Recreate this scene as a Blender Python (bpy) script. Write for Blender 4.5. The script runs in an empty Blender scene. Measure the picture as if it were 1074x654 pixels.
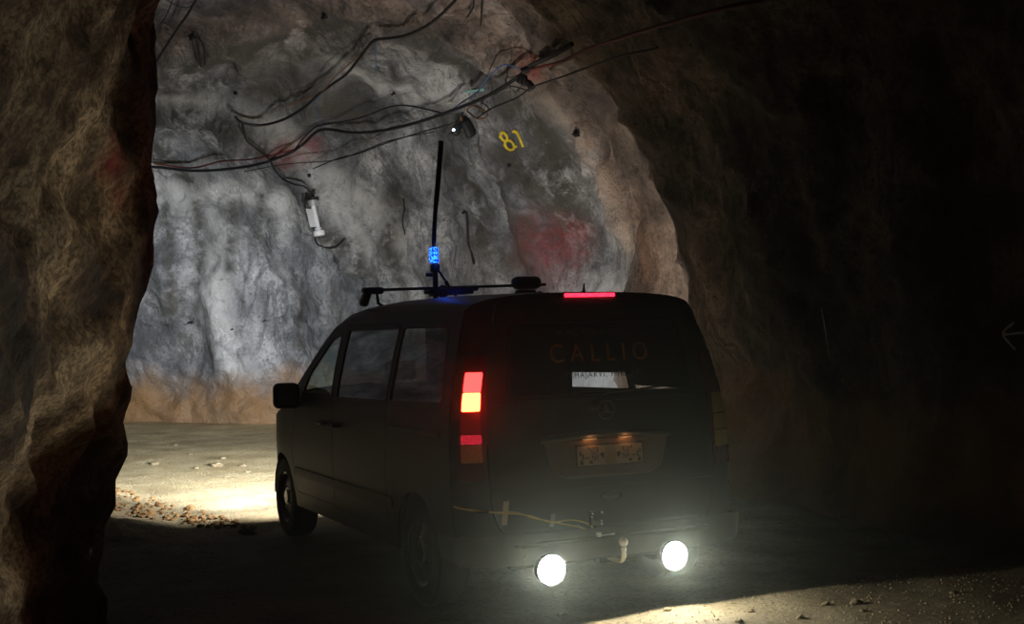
import bpy, bmesh, math, random
import numpy as np
from mathutils import Vector, Matrix, noise
from mathutils.bvhtree import BVHTree
from mathutils.geometry import tessellate_polygon
random.seed(7)
SC = bpy.context.scene
COL = SC.collection
PI = math.pi

# ------------------------------------------------------------------ camera
CX, CY, CZ, YAW, PIT, ROLL, FOC = (-3.645563, -6.514865, 1.656878, 0.435191, 0.01689, -0.0257335, 1321.88)
fwd = Vector((math.sin(YAW)*math.cos(PIT), math.cos(YAW)*math.cos(PIT), math.sin(PIT)))
rgt = Vector((math.cos(YAW), -math.sin(YAW), 0))
upv = rgt.cross(fwd)
R_ = rgt*math.cos(ROLL) + upv*math.sin(ROLL)
U_ = upv*math.cos(ROLL) - rgt*math.sin(ROLL)
CAM = Vector((CX, CY, CZ))
cam_d = bpy.data.cameras.new('camera')
cam = bpy.data.objects.new('camera', cam_d)
COL.objects.link(cam)
cam_d.sensor_width = 36
cam_d.lens = FOC*36/1074
M = Matrix((R_, U_, -fwd)).transposed().to_4x4()
M.translation = CAM
cam.matrix_world = M
SC.camera = cam


def ray(px, py):
    d = fwd + R_*((px-537)/FOC) - U_*((py-327)/FOC)
    return d.normalized()


def hit_plane(px, py, ax, val):
    d = ray(px, py)
    return CAM + d*((val-CAM[ax])/d[ax])


# ------------------------------------------------------------------ materials
def nodes(name):
    m = bpy.data.materials.new(name)
    m.use_nodes = True
    nt = m.node_tree
    b = nt.nodes['Principled BSDF']
    return m, nt, b


def N(nt, t, **kw):
    n = nt.nodes.new(t)
    for k, v in kw.items():
        if k in n.inputs:
            n.inputs[k].default_value = v
        else:
            setattr(n, k, v)
    return n


def L(nt, a, b):
    nt.links.new(a, b)


def mat(name, col, rough=.5, metal=0, spec=.5, noise_amt=.12, scale=30, bump=0.0, coat=0):
    m, nt, b = nodes(name)
    tc = N(nt, 'ShaderNodeTexCoord')
    nz = N(nt, 'ShaderNodeTexNoise', Scale=scale, Detail=5.0)
    L(nt, tc.outputs['Object'], nz.inputs['Vector'])
    mx = N(nt, 'ShaderNodeMix', data_type='RGBA')
    L(nt, nz.outputs['Fac'], mx.inputs['Factor'])
    mx.inputs['A'].default_value = tuple(c*(1-noise_amt) for c in col)+(1,)
    mx.inputs['B'].default_value = tuple(min(1, c*(1+noise_amt)) for c in col)+(1,)
    for i in mx.inputs:
        if i.type == 'RGBA' and i.name == 'A':
            i.default_value = tuple(c*(1-noise_amt) for c in col)+(1,)
        if i.type == 'RGBA' and i.name == 'B':
            i.default_value = tuple(min(1, c*(1+noise_amt)) for c in col)+(1,)
    out = [o for o in mx.outputs if o.type == 'RGBA'][0]
    L(nt, out, b.inputs['Base Color'])
    b.inputs['Roughness'].default_value = rough
    b.inputs['Metallic'].default_value = metal
    b.inputs['Specular IOR Level'].default_value = spec
    b.inputs['Coat Weight'].default_value = coat
    if bump:
        bp = N(nt, 'ShaderNodeBump', Strength=bump, Distance=.01)
        L(nt, nz.outputs['Fac'], bp.inputs['Height'])
        L(nt, bp.outputs['Normal'], b.inputs['Normal'])
    return m


def emis(name, col, strength, base=(.1, .1, .1), mod=0, scale=120):
    m, nt, b = nodes(name)
    b.inputs['Base Color'].default_value = base+(1,)
    b.inputs['Emission Color'].default_value = col+(1,)
    b.inputs['Emission Strength'].default_value = strength
    if mod:
        tc = N(nt, 'ShaderNodeTexCoord')
        v = N(nt, 'ShaderNodeTexVoronoi', Scale=scale)
        L(nt, tc.outputs['Object'], v.inputs['Vector'])
        r = N(nt, 'ShaderNodeMapRange')
        r.inputs['From Min'].default_value = 0
        r.inputs['From Max'].default_value = .6
        r.inputs['To Min'].default_value = strength*(1+mod)
        r.inputs['To Max'].default_value = strength*max(0, 1-mod)
        L(nt, v.outputs['Distance'], r.inputs['Value'])
        L(nt, r.outputs['Result'], b.inputs['Emission Strength'])
    return m


def glass(name, tint, gloss=1.0, rough=.02):
    m = bpy.data.materials.new(name)
    m.use_nodes = True
    nt = m.node_tree
    nt.nodes.clear()
    o = N(nt, 'ShaderNodeOutputMaterial')
    t = N(nt, 'ShaderNodeBsdfTransparent')
    t.inputs['Color'].default_value = tint+(1,)
    g = N(nt, 'ShaderNodeBsdfGlossy', Roughness=rough)
    g.inputs['Color'].default_value = (gloss, gloss, gloss, 1)
    f = N(nt, 'ShaderNodeFresnel', IOR=1.5)
    ge = N(nt, 'ShaderNodeNewGeometry')      # both faces of the pane reflect like air meeting glass
    io = N(nt, 'ShaderNodeMapRange')
    io.inputs['To Min'].default_value = 1.5; io.inputs['To Max'].default_value = 1/1.5
    L(nt, ge.outputs['Backfacing'], io.inputs['Value']); L(nt, io.outputs[0], f.inputs['IOR'])
    mx = N(nt, 'ShaderNodeMixShader')
    L(nt, f.outputs[0], mx.inputs[0])
    L(nt, t.outputs[0], mx.inputs[1])
    L(nt, g.outputs[0], mx.inputs[2])
    L(nt, mx.outputs[0], o.inputs[0])
    return m


MT = {}
MT['paint'] = mat('dark_car_paint', (.007, .0075, .0075), .45, 0, .14, .1, 8, coat=0)
MT['paint_dusty'] = mat('dusty_dark_car_paint', (.04, .041, .034), .5, 0, .35, .25, 5, coat=.05)
MT['plastic'] = mat('black_plastic', (.018, .018, .018), .55, 0, .4, .2, 60)
MT['bumper'] = mat('dusty_bumper_plastic', (.055, .055, .046), .6, 0, .4, .3, 12)
MT['rubber'] = mat('tyre_rubber', (.012, .012, .012), .8, 0, .3, .3, 40, .3)
MT['steel'] = mat('steel', (.35, .34, .32), .4, 1, .5, .2, 30)
MT['bar'] = mat('black_bar', (.012, .012, .013), .5, .0, .4, .2, 30)
MT['fabric'] = mat('seat_fabric', (.015, .015, .017), .9, 0, .2, .3, 200)
MT['cream'] = mat('cream_metal', (.5, .46, .33), .5, 0, .5, .1, 20)
MT['tape'] = mat('beige_tape', (.50, .48, .36), .7, 0, .3, .15, 60)
MT['clear_tape'] = mat('pale_tape', (.27, .27, .21), .5, 0, .3, .15, 60)
MT['yellow_wire'] = mat('yellow_wire', (.65, .48, .12), .5, 0, .4, .15, 60)
MT['cable'] = mat('black_cable', (.012, .011, .012), .6, 0, .3, .3, 40)
MT['red_cable'] = mat('dark_red_cable', (.10, .018, .016), .6, 0, .3, .3, 40)
MT['brown_cable'] = mat('brown_cable', (.16, .08, .04), .6, 0, .3, .3, 40)
MT['blue_cable'] = mat('blue_cable', (.06, .12, .26), .6, 0, .3, .3, 40)
MT['red_dark'] = mat('dark_red_lens', (.10, .006, .006), .25, 0, .5, .2, 60)
MT['red_lens'] = mat('red_lens', (.22, .01, .012), .25, 0, .5, .2, 60)
MT['amber'] = mat('clear_amber_lens', (.5, .42, .14), .3, 0, .5, .3, 90)
MT['white_plastic'] = mat('white_plastic', (.8, .8, .8), .4, 0, .5, .05, 30)
MT['galv'] = mat('galvanised_metal', (.6, .61, .62), .45, .6, .5, .15, 30)
MT['orange_letter'] = mat('orange_lettering', (.36, .13, .025), .6, 0, .3, .05, 30)
MT['grey_letter'] = mat('grey_lettering', (.10, .085, .07), .6, 0, .3, .05, 30)
MT['plate'] = mat('plate_white', (.36, .31, .23), .5, 0, .4, .08, 30)
MT['plate_mark'] = mat('plate_marking', (.06, .055, .05), .5, 0, .4, .08, 30)
MT['plate_mid'] = mat('plate_middle', (.30, .24, .13), .5, 0, .4, .08, 30)
MT['silver'] = mat('dull_chrome', (.12, .125, .12), .3, .8, .5, .1, 30)
MT['glass'] = glass('tinted_glass', (.47, .47, .48), .9)
MT['glass_rear'] = glass('lightly_tinted_glass', (.93, .95, .97), .9)
MT['glass_front'] = glass('clear_glass', (.86, .92, .89), .9)
MT['brake_hot'] = emis('brake_light_core', (1, .045, .013), 32, (.3, .01, .01))
MT['brake'] = emis('brake_light', (1, .022, .02), 9, (.3, .01, .01))
MT['tail_pink'] = emis('tail_light', (1, .02, .06), .75, (.3, .01, .02), .8, 260)
MT['third'] = emis('third_brake_light', (1, .018, .045), 6, (.3, .01, .01), .45, 90)
MT['lens'] = emis('work_lamp_lens', (.95, 1, .93), 70, (.8, .8, .8))
MT['headlens'] = emis('headlamp_lens', (1, .98, .92), 8, (.8, .8, .8))
MT['blue'] = emis('blue_beacon', (.012, .11, 1), 7, (.02, .05, .4), .95, 70)
MT['led'] = emis('white_led', (.6, .8, 1), 14)
MT['plate_lamp'] = emis('plate_lamp', (1, .45, .15), .15)
MT['stone'] = mat('stone_tan', (.20, .155, .09), .9, 0, .2, .35, 9, .5)
MT['stone_brown'] = mat('stone_brown', (.15, .08, .028), .9, 0, .3, .45, 9, .5)


# ------------------------------------------------------------------ object helpers
def link(name, me, m=None, parent=None):
    o = bpy.data.objects.new(name, me)
    COL.objects.link(o)
    if m is not None:
        me.materials.append(m)
    if parent is not None:
        o.parent = parent
    return o


def obj(name, bm, m, parent=None, ang=35, recalc=True):
    if recalc:
        bmesh.ops.recalc_face_normals(bm, faces=bm.faces[:])
    for f in bm.faces:
        f.smooth = True
    for e in bm.edges:
        if len(e.link_faces) == 2 and e.calc_face_angle(0) > math.radians(ang):
            e.smooth = False
    me = bpy.data.meshes.new(name)
    bm.to_mesh(me)
    bm.free()
    return link(name, me, m, parent)


def empty(name, loc, label=None, cat=None, group=None):
    o = bpy.data.objects.new(name, None)
    COL.objects.link(o)
    o.location = loc
    o.empty_display_size = .1
    tag(o, label, cat, group)
    return o


def tag(o, label=None, cat=None, group=None, kind=None):
    if label: o['label'] = label
    if cat: o['category'] = cat
    if group: o['group'] = group
    if kind: o['kind'] = kind
    return o


def box(bm, c, s, rot=None, bev=0, seg=2, taper=None):
    r = bmesh.ops.create_cube(bm, size=1)
    vs = r['verts']
    for v in vs:
        v.co = Vector((v.co.x*s[0], v.co.y*s[1], v.co.z*s[2]))
        if taper and v.co.z > 0:
            v.co.x *= taper[0]; v.co.y *= taper[1]
    if bev:
        es = list({e for v in vs for e in v.link_edges})
        g = bmesh.ops.bevel(bm, geom=es, offset=bev, segments=seg, affect='EDGES', profile=.5)
        vs = list({v for f in g['faces'] for v in f.verts} | {v for v in vs if v.is_valid})
    for v in vs:
        if rot is not None:
            v.co = rot @ v.co
        v.co += Vector(c)
    return bm


def tube(bm, pts, r, seg=8, cap=True):
    pts = [Vector(p) for p in pts]
    n = len(pts)
    rings = []
    up = Vector((0, 0, 1))
    for i, p in enumerate(pts):
        t = (pts[min(i+1, n-1)]-pts[max(i-1, 0)]).normalized()
        a = t.cross(up)
        if a.length < .05:
            a = t.cross(Vector((1, 0, 0)))
        a.normalize()
        b = t.cross(a).normalized()
        rr = r[i] if isinstance(r, (list, tuple)) else r
        rings.append([bm.verts.new(p + a*math.cos(2*PI*k/seg)*rr + b*math.sin(2*PI*k/seg)*rr) for k in range(seg)])
    for i in range(n-1):
        for k in range(seg):
            bm.faces.new((rings[i][k], rings[i][(k+1) % seg], rings[i+1][(k+1) % seg], rings[i+1][k]))
    if cap:
        bm.faces.new(rings[0][::-1]); bm.faces.new(rings[-1])
    return bm


def lathe(bm, prof, c, axis, seg=32):
    """prof: (radius, height along axis)"""
    ax = Vector(axis).normalized()
    a = ax.cross(Vector((0, 0, 1)))
    if a.length < .1: a = ax.cross(Vector((1, 0, 0)))
    a.normalize(); b = ax.cross(a)
    c = Vector(c)
    rings = []
    for (r, h) in prof:
        if r < 1e-5:
            rings.append([bm.verts.new(c+ax*h)])
        else:
            rings.append([bm.verts.new(c+ax*h+(a*math.cos(2*PI*k/seg)+b*math.sin(2*PI*k/seg))*r) for k in range(seg)])
    for i in range(len(prof)-1):
        A, B = rings[i], rings[i+1]
        for k in range(seg):
            k2 = (k+1) % seg
            if len(A) == 1 and len(B) == 1: continue
            if len(A) == 1: bm.faces.new((A[0], B[k2], B[k]))
            elif len(B) == 1: bm.faces.new((A[k], A[k2], B[0]))
            else: bm.faces.new((A[k], A[k2], B[k2], B[k]))
    return bm


def spline(pts, step=6):
    """Catmull-Rom through 3-D points"""
    P = [Vector(p) for p in pts]
    if len(P) < 3:
        return [P[0].lerp(P[1], k/step) for k in range(step+1)]
    out = []
    for i in range(len(P)-1):
        p0 = P[max(i-1, 0)]; p1 = P[i]; p2 = P[i+1]; p3 = P[min(i+2, len(P)-1)]
        for k in range(step):
            t = k/step
            out.append(.5*((2*p1)+(p2-p0)*t+(2*p0-5*p1+4*p2-p3)*t*t+(3*p1-p0-3*p2+p3)*t**3))
    out.append(P[-1])
    return out


# ------------------------------------------------------------------ tunnel shell
def floor_z(x, y):
    s = max(0.0, y-5.0)
    return .030*s*s/(s+1.6) if s else 0.0


ST = [  # inner wall x,y   outer wall x,y   roof height
    (-5.6, -10.5, 3.2, -10.5, 4.5), (-5.2, -6.5, 3.3, -6.5, 4.6), (-4.4, -4.2, 3.4, -4, 4.8), (-3.75, -2.6, 3.4, -2.6, 4.9),
    (-3.35, -1.2, 3.4, -1, 4.95), (-2.98, -.3, 3.4, .1, 5), (-2.80, .25, 3.4, .7, 5), (-3.0, .8, 3.4, 1.6, 5),
    (-3.6, 1.8, 3.4, 3, 5.15), (-4.1, 2.6, 3.62, 4.6, 5.5), (-4.4, 3.2, 3.84, 5.8, 5.8), (-4.8, 3.4, 4.2, 6.08, 6.2), (-5.6, 4.2, 4.25, 7, 6.35),
    (-7.5, 5.2, 3.95, 9.6, 6.4), (-9.5, 6.2, 3.2, 12.2, 6.4), (-11, 6.8, 1.8, 14.2, 6.2), (-12.5, 7.2, -.3, 15.9, 6.2), (-14, 7.5, -3, 17, 6.1),
    (-16, 7.8, -8, 18.3, 6), (-19, 8, -14, 19, 5.6), (-22, 8.5, -20, 19.5, 5)]
ST = np.array(ST)
seglen = np.hypot(np.diff(ST[:, 2]), np.diff(ST[:, 3]))
cum = np.concatenate([[0], np.cumsum(seglen)])
ss = []
s = 0
while s < cum[-1]:
    ss.append(s)
    y = np.interp(s, cum, ST[:, 3]); x = np.interp(s, cum, ST[:, 2])
    s += .25 if y < -4.5 else (.075 if x > -4 else .3)
ss = np.array(ss)
rows = np.stack([np.interp(ss, cum, ST[:, k]) for k in range(5)], 1)
ker = np.exp(-np.linspace(-1.5, 1.5, 5)**2); ker /= ker.sum()
for k in range(5):
    pad = np.concatenate([np.full(2, rows[0, k]), rows[:, k], np.full(2, rows[-1, k])])
    rows[:, k] = np.convolve(pad, ker, 'valid')
NT = 250
th = np.linspace(0, PI, 1500)


def section(ix, iy, ox, oy, H):
    c, s_ = -np.cos(th), np.sin(th)
    nn = np.where(c < 0, 3.6 if iy < 2 else 2.8, 2.5)
    a = np.sign(c)*np.abs(c)**(2/nn)
    z = H*np.abs(s_)**(2/nn)
    x = ix+(ox-ix)*(a+1)/2; y = iy+(oy-iy)*(a+1)/2
    l = np.concatenate([[0], np.cumsum(np.sqrt(np.diff(x)**2+np.diff(y)**2+np.diff(z)**2))])
    # denser sampling towards the outer (visible) wall
    q = np.linspace(0, 1, NT)
    q = (q*1.35-.35*q*q) if True else q
    q = q*l[-1]
    return np.stack([np.interp(q, l, x), np.interp(q, l, y), np.interp(q, l, z)], 1)


G = np.stack([section(*r) for r in rows])      # (ns, NT, 3)
NS = G.shape[0]
for i in range(NS):
    for j in (range(0, NT)):
        G[i, j, 2] += -.25 + floor_z(G[i, j, 0], G[i, j, 1]) * (1 if G[i, j, 2] < 2 else .6)


def grid_normals(G):
    du = np.gradient(G, axis=0); dv = np.gradient(G, axis=1)
    n = np.cross(du, dv)
    n /= np.linalg.norm(n, axis=2, keepdims=True)+1e-9
    return n


def bvh_of(G):
    V = [tuple(v) for v in G.reshape(-1, 3)]
    F = [(i*NT+j, i*NT+j+1, (i+1)*NT+j+1, (i+1)*NT+j) for i in range(NS-1) for j in range(NT-1)]
    return BVHTree.FromPolygons(V, F), V, F


nrm = grid_normals(G)
# make them point inwards
cen = (G[:, :1]+G[:, -1:])/2 + np.array([0, 0, 1.5])
if ((cen-G)*nrm).sum(2).mean() < 0: nrm = -nrm
bvh, _, _ = bvh_of(G)


def wall_hit(px, py, back=0.0, far=False):
    d = ray(px, py)
    h = first_hit(d, far)
    if h[0] is None:
        return CAM+d*15
    return h[0] - d*back


def first_hit(d, far=False):
    o = CAM.copy()
    for _ in range(8):
        h = bvh.ray_cast(o, d)
        if h[0] is None or not far or h[0].y > 3.5:
            return h
        o = h[0]+d*.05
    return h


# rock ridges seen on the back wall, as lines in space
ridge_px = [
    ([(262, 108), (300, 150), (335, 190), (362, 230), (385, 272)], .34, .30),
    ([(160, 112), (230, 104), (300, 118), (350, 100)], .22, .28),
    ([(500, 40), (545, 80), (600, 120), (630, 175), (655, 240)], .12, .20),
    ([(520, 120), (545, 190), (560, 260)], .10, .25),
    ([(190, 215), (178, 280), (186, 350)], .14, .22),
    ([(240, 220), (228, 300), (236, 380)], .10, .22),
    ([(165, 60), (260, 40), (260, 60)], .16, .25)]
ridges = []
for pl, amp, wd in ridge_px:
    pts = []
    for i in range(len(pl)-1):
        for k in range(8):
            t = k/8
            pts.append(wall_hit(pl[i][0]*(1-t)+pl[i+1][0]*t, pl[i][1]*(1-t)+pl[i+1][1]*t))
    ridges.append((np.array([tuple(p) for p in pts]), amp, wd))
flat = G.reshape(-1, 3)
add = np.zeros(len(flat))
for pts, amp, wd in ridges:
    lo = pts.min(0)-2; hi = pts.max(0)+2
    sel = np.where(((flat > lo) & (flat < hi)).all(1))[0]
    if len(sel) == 0: continue
    D = np.linalg.norm(flat[sel][:, None, :]-pts[None], axis=2).min(1)
    add[sel] += amp*np.exp(-(D/wd)**2)
disp = np.zeros(len(flat))
for i, p in enumerate(flat):
    x, y, z = p
    v = Vector((x, y, z))
    wall = min(1, max(0, (4.4-z)/1.5))
    # big lumps, folds that hang down the walls, fine roughness
    big = noise.noise(v*.55+Vector((3, 1, 7)))*.42
    fold = noise.noise(Vector((x*1.15+4, y*1.15, z*.38+2)))*.30*wall + noise.noise(Vector((x*.7, y*.7, z*1.3+9)))*.16*(1-wall)
    mid = (1-abs(noise.noise(v*1.9+Vector((9, 5, 1))))*2.2)*.085
    fine = noise.noise(v*5.3)*.05 + noise.noise(v*12.0)*.022
    near = y < 2.0 and x < 0
    if near:
        a = .45
        disp[i] = big*.25 + fold*.3 + mid*.8 + fine*1.3
    else:
        k = 1.0 if y > 5.2 else .75
        disp[i] = (big*.8+fold+mid)*k + fine
disp += add*1.5
G2 = (flat + nrm.reshape(-1, 3)*disp[:, None]).reshape(G.shape)
# silhouette of the near rock corner: vertical, with the bulges the rock shows
prof_z = np.array([0, .35, .6, .9, 1.2, 1.45, 1.6, 1.8, 2.0, 2.4, 2.9, 3.2, 3.5, 3.8, 4.3])
prof_x = -.10+np.array([-2.92, -2.86, -2.80, -2.73, -2.66, -2.67, -2.66, -2.58, -2.54, -2.51, -2.50, -2.52, -2.62, -2.74, -2.95])
for i in range(NS):
    for j in range(NT//2):
        x, y, z = G2[i, j]
        if y < 2.2 and y > -2.5 and x < -1.9 and z < 4.3:
            wgt = math.exp(-((y-.25)/.55)**2) if y < .25 else math.exp(-((y-.25)/1.2)**2)
            base = np.interp(z, prof_z, prof_x) + .5*(disp.reshape(NS, NT)[i, j])
            G2[i, j, 0] = x*(1-wgt) + (base - (0.55*max(0, y-.25)))*wgt
# the foot of the rock corner lies further back than its brow: it leans out over the road
for i in range(NS):
    for j in range(NT//2):
        x, y, z = G2[i, j]
        if -4.5 < y < 2.4 and x < -1.9 and z < 1.9:
            k = min(1, max(0, (1.65-z)/.75)); k = k*k*(3-2*k)
            k *= min(1, (y+4.5)/2.0)*min(1, (2.4-y)/1.0)
            y2 = y+1.25*k
            G2[i, j] = (CX+(x-CX)*(y2-CY)/(y-CY), y2, z)
n2 = grid_normals(G2)
if ((cen-G2)*n2).sum(2).mean() < 0: n2 = -n2
bvh, VV, FF = bvh_of(G2)

# red spots and toned lines sit at these places on the rock
def tone_field(lines, flat):
    out = np.zeros(len(flat))
    for pl, wd in lines:
        pts = []
        for i in range(len(pl)-1):
            for k in range(8):
                t = k/8
                pts.append(tuple(wall_hit(pl[i][0]*(1-t)+pl[i+1][0]*t, pl[i][1]*(1-t)+pl[i+1][1]*t, 0, True)))
        pts = np.array(pts)
        lo = pts.min(0)-3*wd; hi = pts.max(0)+3*wd
        sel = np.where(((flat > lo) & (flat < hi)).all(1))[0]
        if len(sel):
            D = np.linalg.norm(flat[sel][:, None, :]-pts[None], axis=2).min(1)
            out[sel] = np.maximum(out[sel], np.exp(-(D/wd)**2))
    return out


F2 = G2.reshape(-1, 3)
damp_shade = tone_field([([(165, 120), (200, 122), (235, 133), (262, 150), (292, 172)], .24), ([(162, 150), (185, 178), (205, 195)], .2), ([(184, 77), (251, 57), (308, 37), (375, 24)], .28),
                    ([(175, 95), (250, 86), (300, 100)], .16), ([(330, 112), (380, 118)], .22), ([(560, 120), (585, 165), (590, 210)], .4), ([(172, 205), (180, 290), (178, 330)], .12),
                    ([(206, 212), (212, 260), (206, 300)], .12), ([(338, 246), (372, 262), (380, 290)], .22), ([(318, 300), (314, 370)], .1), ([(440, 40), (470, 66), (500, 66)], .25), ([(420, 190), (405, 260), (420, 290)], .2),
                    ([(245, 215), (240, 290)], .12), ([(275, 205), (268, 260)], .09), ([(470, 170), (500, 200), (505, 260)], .3), ([(545, 230), (545, 280)], .2), ([(530, 170), (570, 190), (610, 240)], .45), ([(540, 110), (575, 140)], .3), ([(470, 130), (500, 150)], .25), ([(300, 60), (360, 50), (420, 85)], .2)], F2)  # damp stains, plus beam falloff darkened into the right of the wall
pale = tone_field([([(165, 106), (200, 105), (240, 112), (290, 135), (320, 165), (335, 195), (365, 235), (385, 265)], .18), ([(165, 205), (250, 200), (300, 215)], .3), ([(230, 240), (225, 330), (250, 390)], .3),
                    ([(345, 190), (400, 220), (420, 260)], .25), ([(300, 40), (400, 90), (470, 105)], .2), ([(560, 95), (615, 150), (640, 205), (660, 260)], .14)], F2)
warm_bounce = tone_field([([(168, 40), (230, 30), (300, 15), (380, 5), (440, 20), (520, 40)], .75), ([(480, 10), (560, 70), (620, 130), (660, 220), (680, 290)], .45)], F2)  # warm light bounced off the road, put into the roof colour
red_marks = [(wall_hit(578, 262), .62, .55), (wall_hit(545, 268), .35, .35), (wall_hit(606, 250), .4, .4), (wall_hit(300, 160), .32, .6), (wall_hit(556, 72), .22, .7), (wall_hit(325, 152), .25, .6),
             (wall_hit(122, 168), .13, .8), (wall_hit(126, 205), .11, .55)]


def rock_mat(name, near=False):
    m, nt, b = nodes(name)
    geo = N(nt, 'ShaderNodeNewGeometry')
    P = geo.outputs['Position']

    def noi(scale, detail=6., rough=.6, stretch=None, dist=0.):
        n = N(nt, 'ShaderNodeTexNoise', Scale=scale, Detail=detail, Roughness=rough, Distortion=dist)
        if stretch:
            mp = N(nt, 'ShaderNodeMapping')
            mp.inputs['Scale'].default_value = stretch
            L(nt, P, mp.inputs['Vector']); L(nt, mp.outputs[0], n.inputs['Vector'])
        else:
            L(nt, P, n.inputs['Vector'])
        return n.outputs['Fac']

    def ramp(v, stops):
        r = N(nt, 'ShaderNodeValToRGB')
        e = r.color_ramp.elements
        e[0].position = stops[0][0]; e[0].color = stops[0][1]
        e[1].position = stops[-1][0]; e[1].color = stops[-1][1]
        for p_, c_ in stops[1:-1]:
            k = e.new(p_); k.color = c_
        L(nt, v, r.inputs[0])
        return r.outputs[0]

    def mix(f, a, b_, mode='MIX'):
        n = N(nt, 'ShaderNodeMix', data_type='RGBA', blend_type=mode)
        fi = [i for i in n.inputs if i.enabled and i.name == 'Factor'][0]
        ai = [i for i in n.inputs if i.type == 'RGBA' and i.name == 'A'][0]
        bi = [i for i in n.inputs if i.type == 'RGBA' and i.name == 'B'][0]
        for s_, v in ((fi, f), (ai, a), (bi, b_)):
            if isinstance(v, (int, float)): s_.default_value = v
            elif isinstance(v, tuple): s_.default_value = v
            else: L(nt, v, s_)
        return [o for o in n.outputs if o.type == 'RGBA'][0]
    W_ = (1, 1, 1, 1); K_ = (0, 0, 0, 1)
    if near:
        c = ramp(noi(2.2, 8), [(.38, (.04, .025, .013, 1)), (.49, (.26, .18, .10, 1)), (.58, (.66, .50, .31, 1))])
        sp = ramp(noi(34, 4, .7), [(.42, K_), (.56, W_)])
        c = mix(sp, mix(.65, c, (.03, .02, .012, 1)), c)
        sxn = N(nt, 'ShaderNodeSeparateXYZ')
        L(nt, P, sxn.inputs[0])
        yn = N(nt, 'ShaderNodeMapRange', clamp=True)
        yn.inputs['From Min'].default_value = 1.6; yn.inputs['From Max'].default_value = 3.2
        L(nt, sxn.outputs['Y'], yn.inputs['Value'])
        c = mix(yn.outputs[0], c, mix(1.0, c, (.3, .3, .3, 1), 'MULTIPLY'))  # colour darkened past the corner to cut light bounced onto the van
        big = ramp(noi(.9, 4, .5, (1, 1, .6)), [(.38, K_), (.6, W_)])
        c = mix(big, mix(.6, c, (.02, .015, .012, 1)), c)
    else:
        sxs = N(nt, 'ShaderNodeSeparateXYZ')
        L(nt, P, sxs.inputs[0])
        c = ramp(noi(.9, 9, .62), [(.34, (.085, .09, .10, 1)), (.48, (.31, .315, .33, 1)), (.63, (.72, .715, .71, 1))])
        st = ramp(noi(1.6, 8, .65, (1.3, 1.3, .28), .8), [(.36, K_), (.55, W_)])
        c = mix(st, mix(.55, c, (.10, .105, .12, 1)), c)
        sp = ramp(noi(9, 7, .75), [(.33, K_), (.47, W_)])
        c = mix(sp, mix(.55, c, (.06, .055, .055, 1)), c)
        sp2 = ramp(noi(22, 4, .75), [(.37, K_), (.46, W_)])
        c = mix(sp2, mix(.6, c, (.05, .05, .05, 1)), c)
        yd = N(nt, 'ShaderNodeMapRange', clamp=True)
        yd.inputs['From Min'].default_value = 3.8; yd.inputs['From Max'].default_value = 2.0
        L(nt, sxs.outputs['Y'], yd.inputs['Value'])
        c = mix(yd.outputs[0], c, mix(.8, c, (.30, .26, .22, 1), 'MULTIPLY'))  # shade of the unlit near end put into the rock colour
        # thin dark cracks and seepage lines
        ln = ramp(noi(1.1, 7, .62, (1.2, 1.2, .45), 1.2), [(.455, K_), (.492, W_), (.508, W_), (.545, K_)])
        c = mix(ln, c, mix(.5, c, (.05, .05, .055, 1)))
        def attr(n_, lo, hi):
            a_ = N(nt, 'ShaderNodeAttribute', attribute_name=n_)
            mu_ = N(nt, 'ShaderNodeMath', operation='MULTIPLY')
            L(nt, a_.outputs['Fac'], mu_.inputs[0])
            L(nt, ramp(noi(3.2, 8, .7), [(lo, K_), (hi, W_)]), mu_.inputs[1])
            return mu_.outputs[0]
        c = mix(attr('pale', .3, .5), c, (.74, .73, .70, 1))
        c = mix(attr('warm_bounce', .2, .45), c, mix(.9, c, (.66, .47, .36, 1), 'MULTIPLY'))
        c = mix(attr('damp_shade', .38, .52), c, (.085, .08, .068, 1))
        # damp greenish brown stain and dark weathered patches
        sta = ramp(noi(.42, 5, .5), [(.55, K_), (.68, W_)])
        c = mix(sta, c, mix(.55, c, (.13, .115, .09, 1)))
        yy = N(nt, 'ShaderNodeMapRange', clamp=True)
        yy.inputs['From Min'].default_value = 6.2; yy.inputs['From Max'].default_value = 5.6
        L(nt, sxs.outputs['Y'], yy.inputs['Value'])
        # warm bounce light on the near roof, put into its colour as brown
        c = mix(yy.outputs[0], c, mix(.75, c, (.62, .44, .32, 1), 'MULTIPLY'))
        # clay-coloured band along the foot of the wall
        zz = N(nt, 'ShaderNodeMapRange', clamp=True)
        zz.inputs['From Min'].default_value = 1.15; zz.inputs['From Max'].default_value = .55
        nz = N(nt, 'ShaderNodeMath', operation='MULTIPLY_ADD')
        L(nt, noi(1.3, 6), nz.inputs[0]); nz.inputs[1].default_value = -1.4
        sx = N(nt, 'ShaderNodeSeparateXYZ')
        L(nt, P, sx.inputs[0])
        ad = N(nt, 'ShaderNodeMath', operation='ADD'); ad.inputs[1].default_value = .6
        L(nt, sx.outputs['Z'], ad.inputs[0])
        L(nt, ad.outputs[0], nz.inputs[2])
        L(nt, nz.outputs[0], zz.inputs['Value'])
        c = mix(zz.outputs[0], c, mix(.8, c, (.42, .225, .08, 1)))
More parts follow.
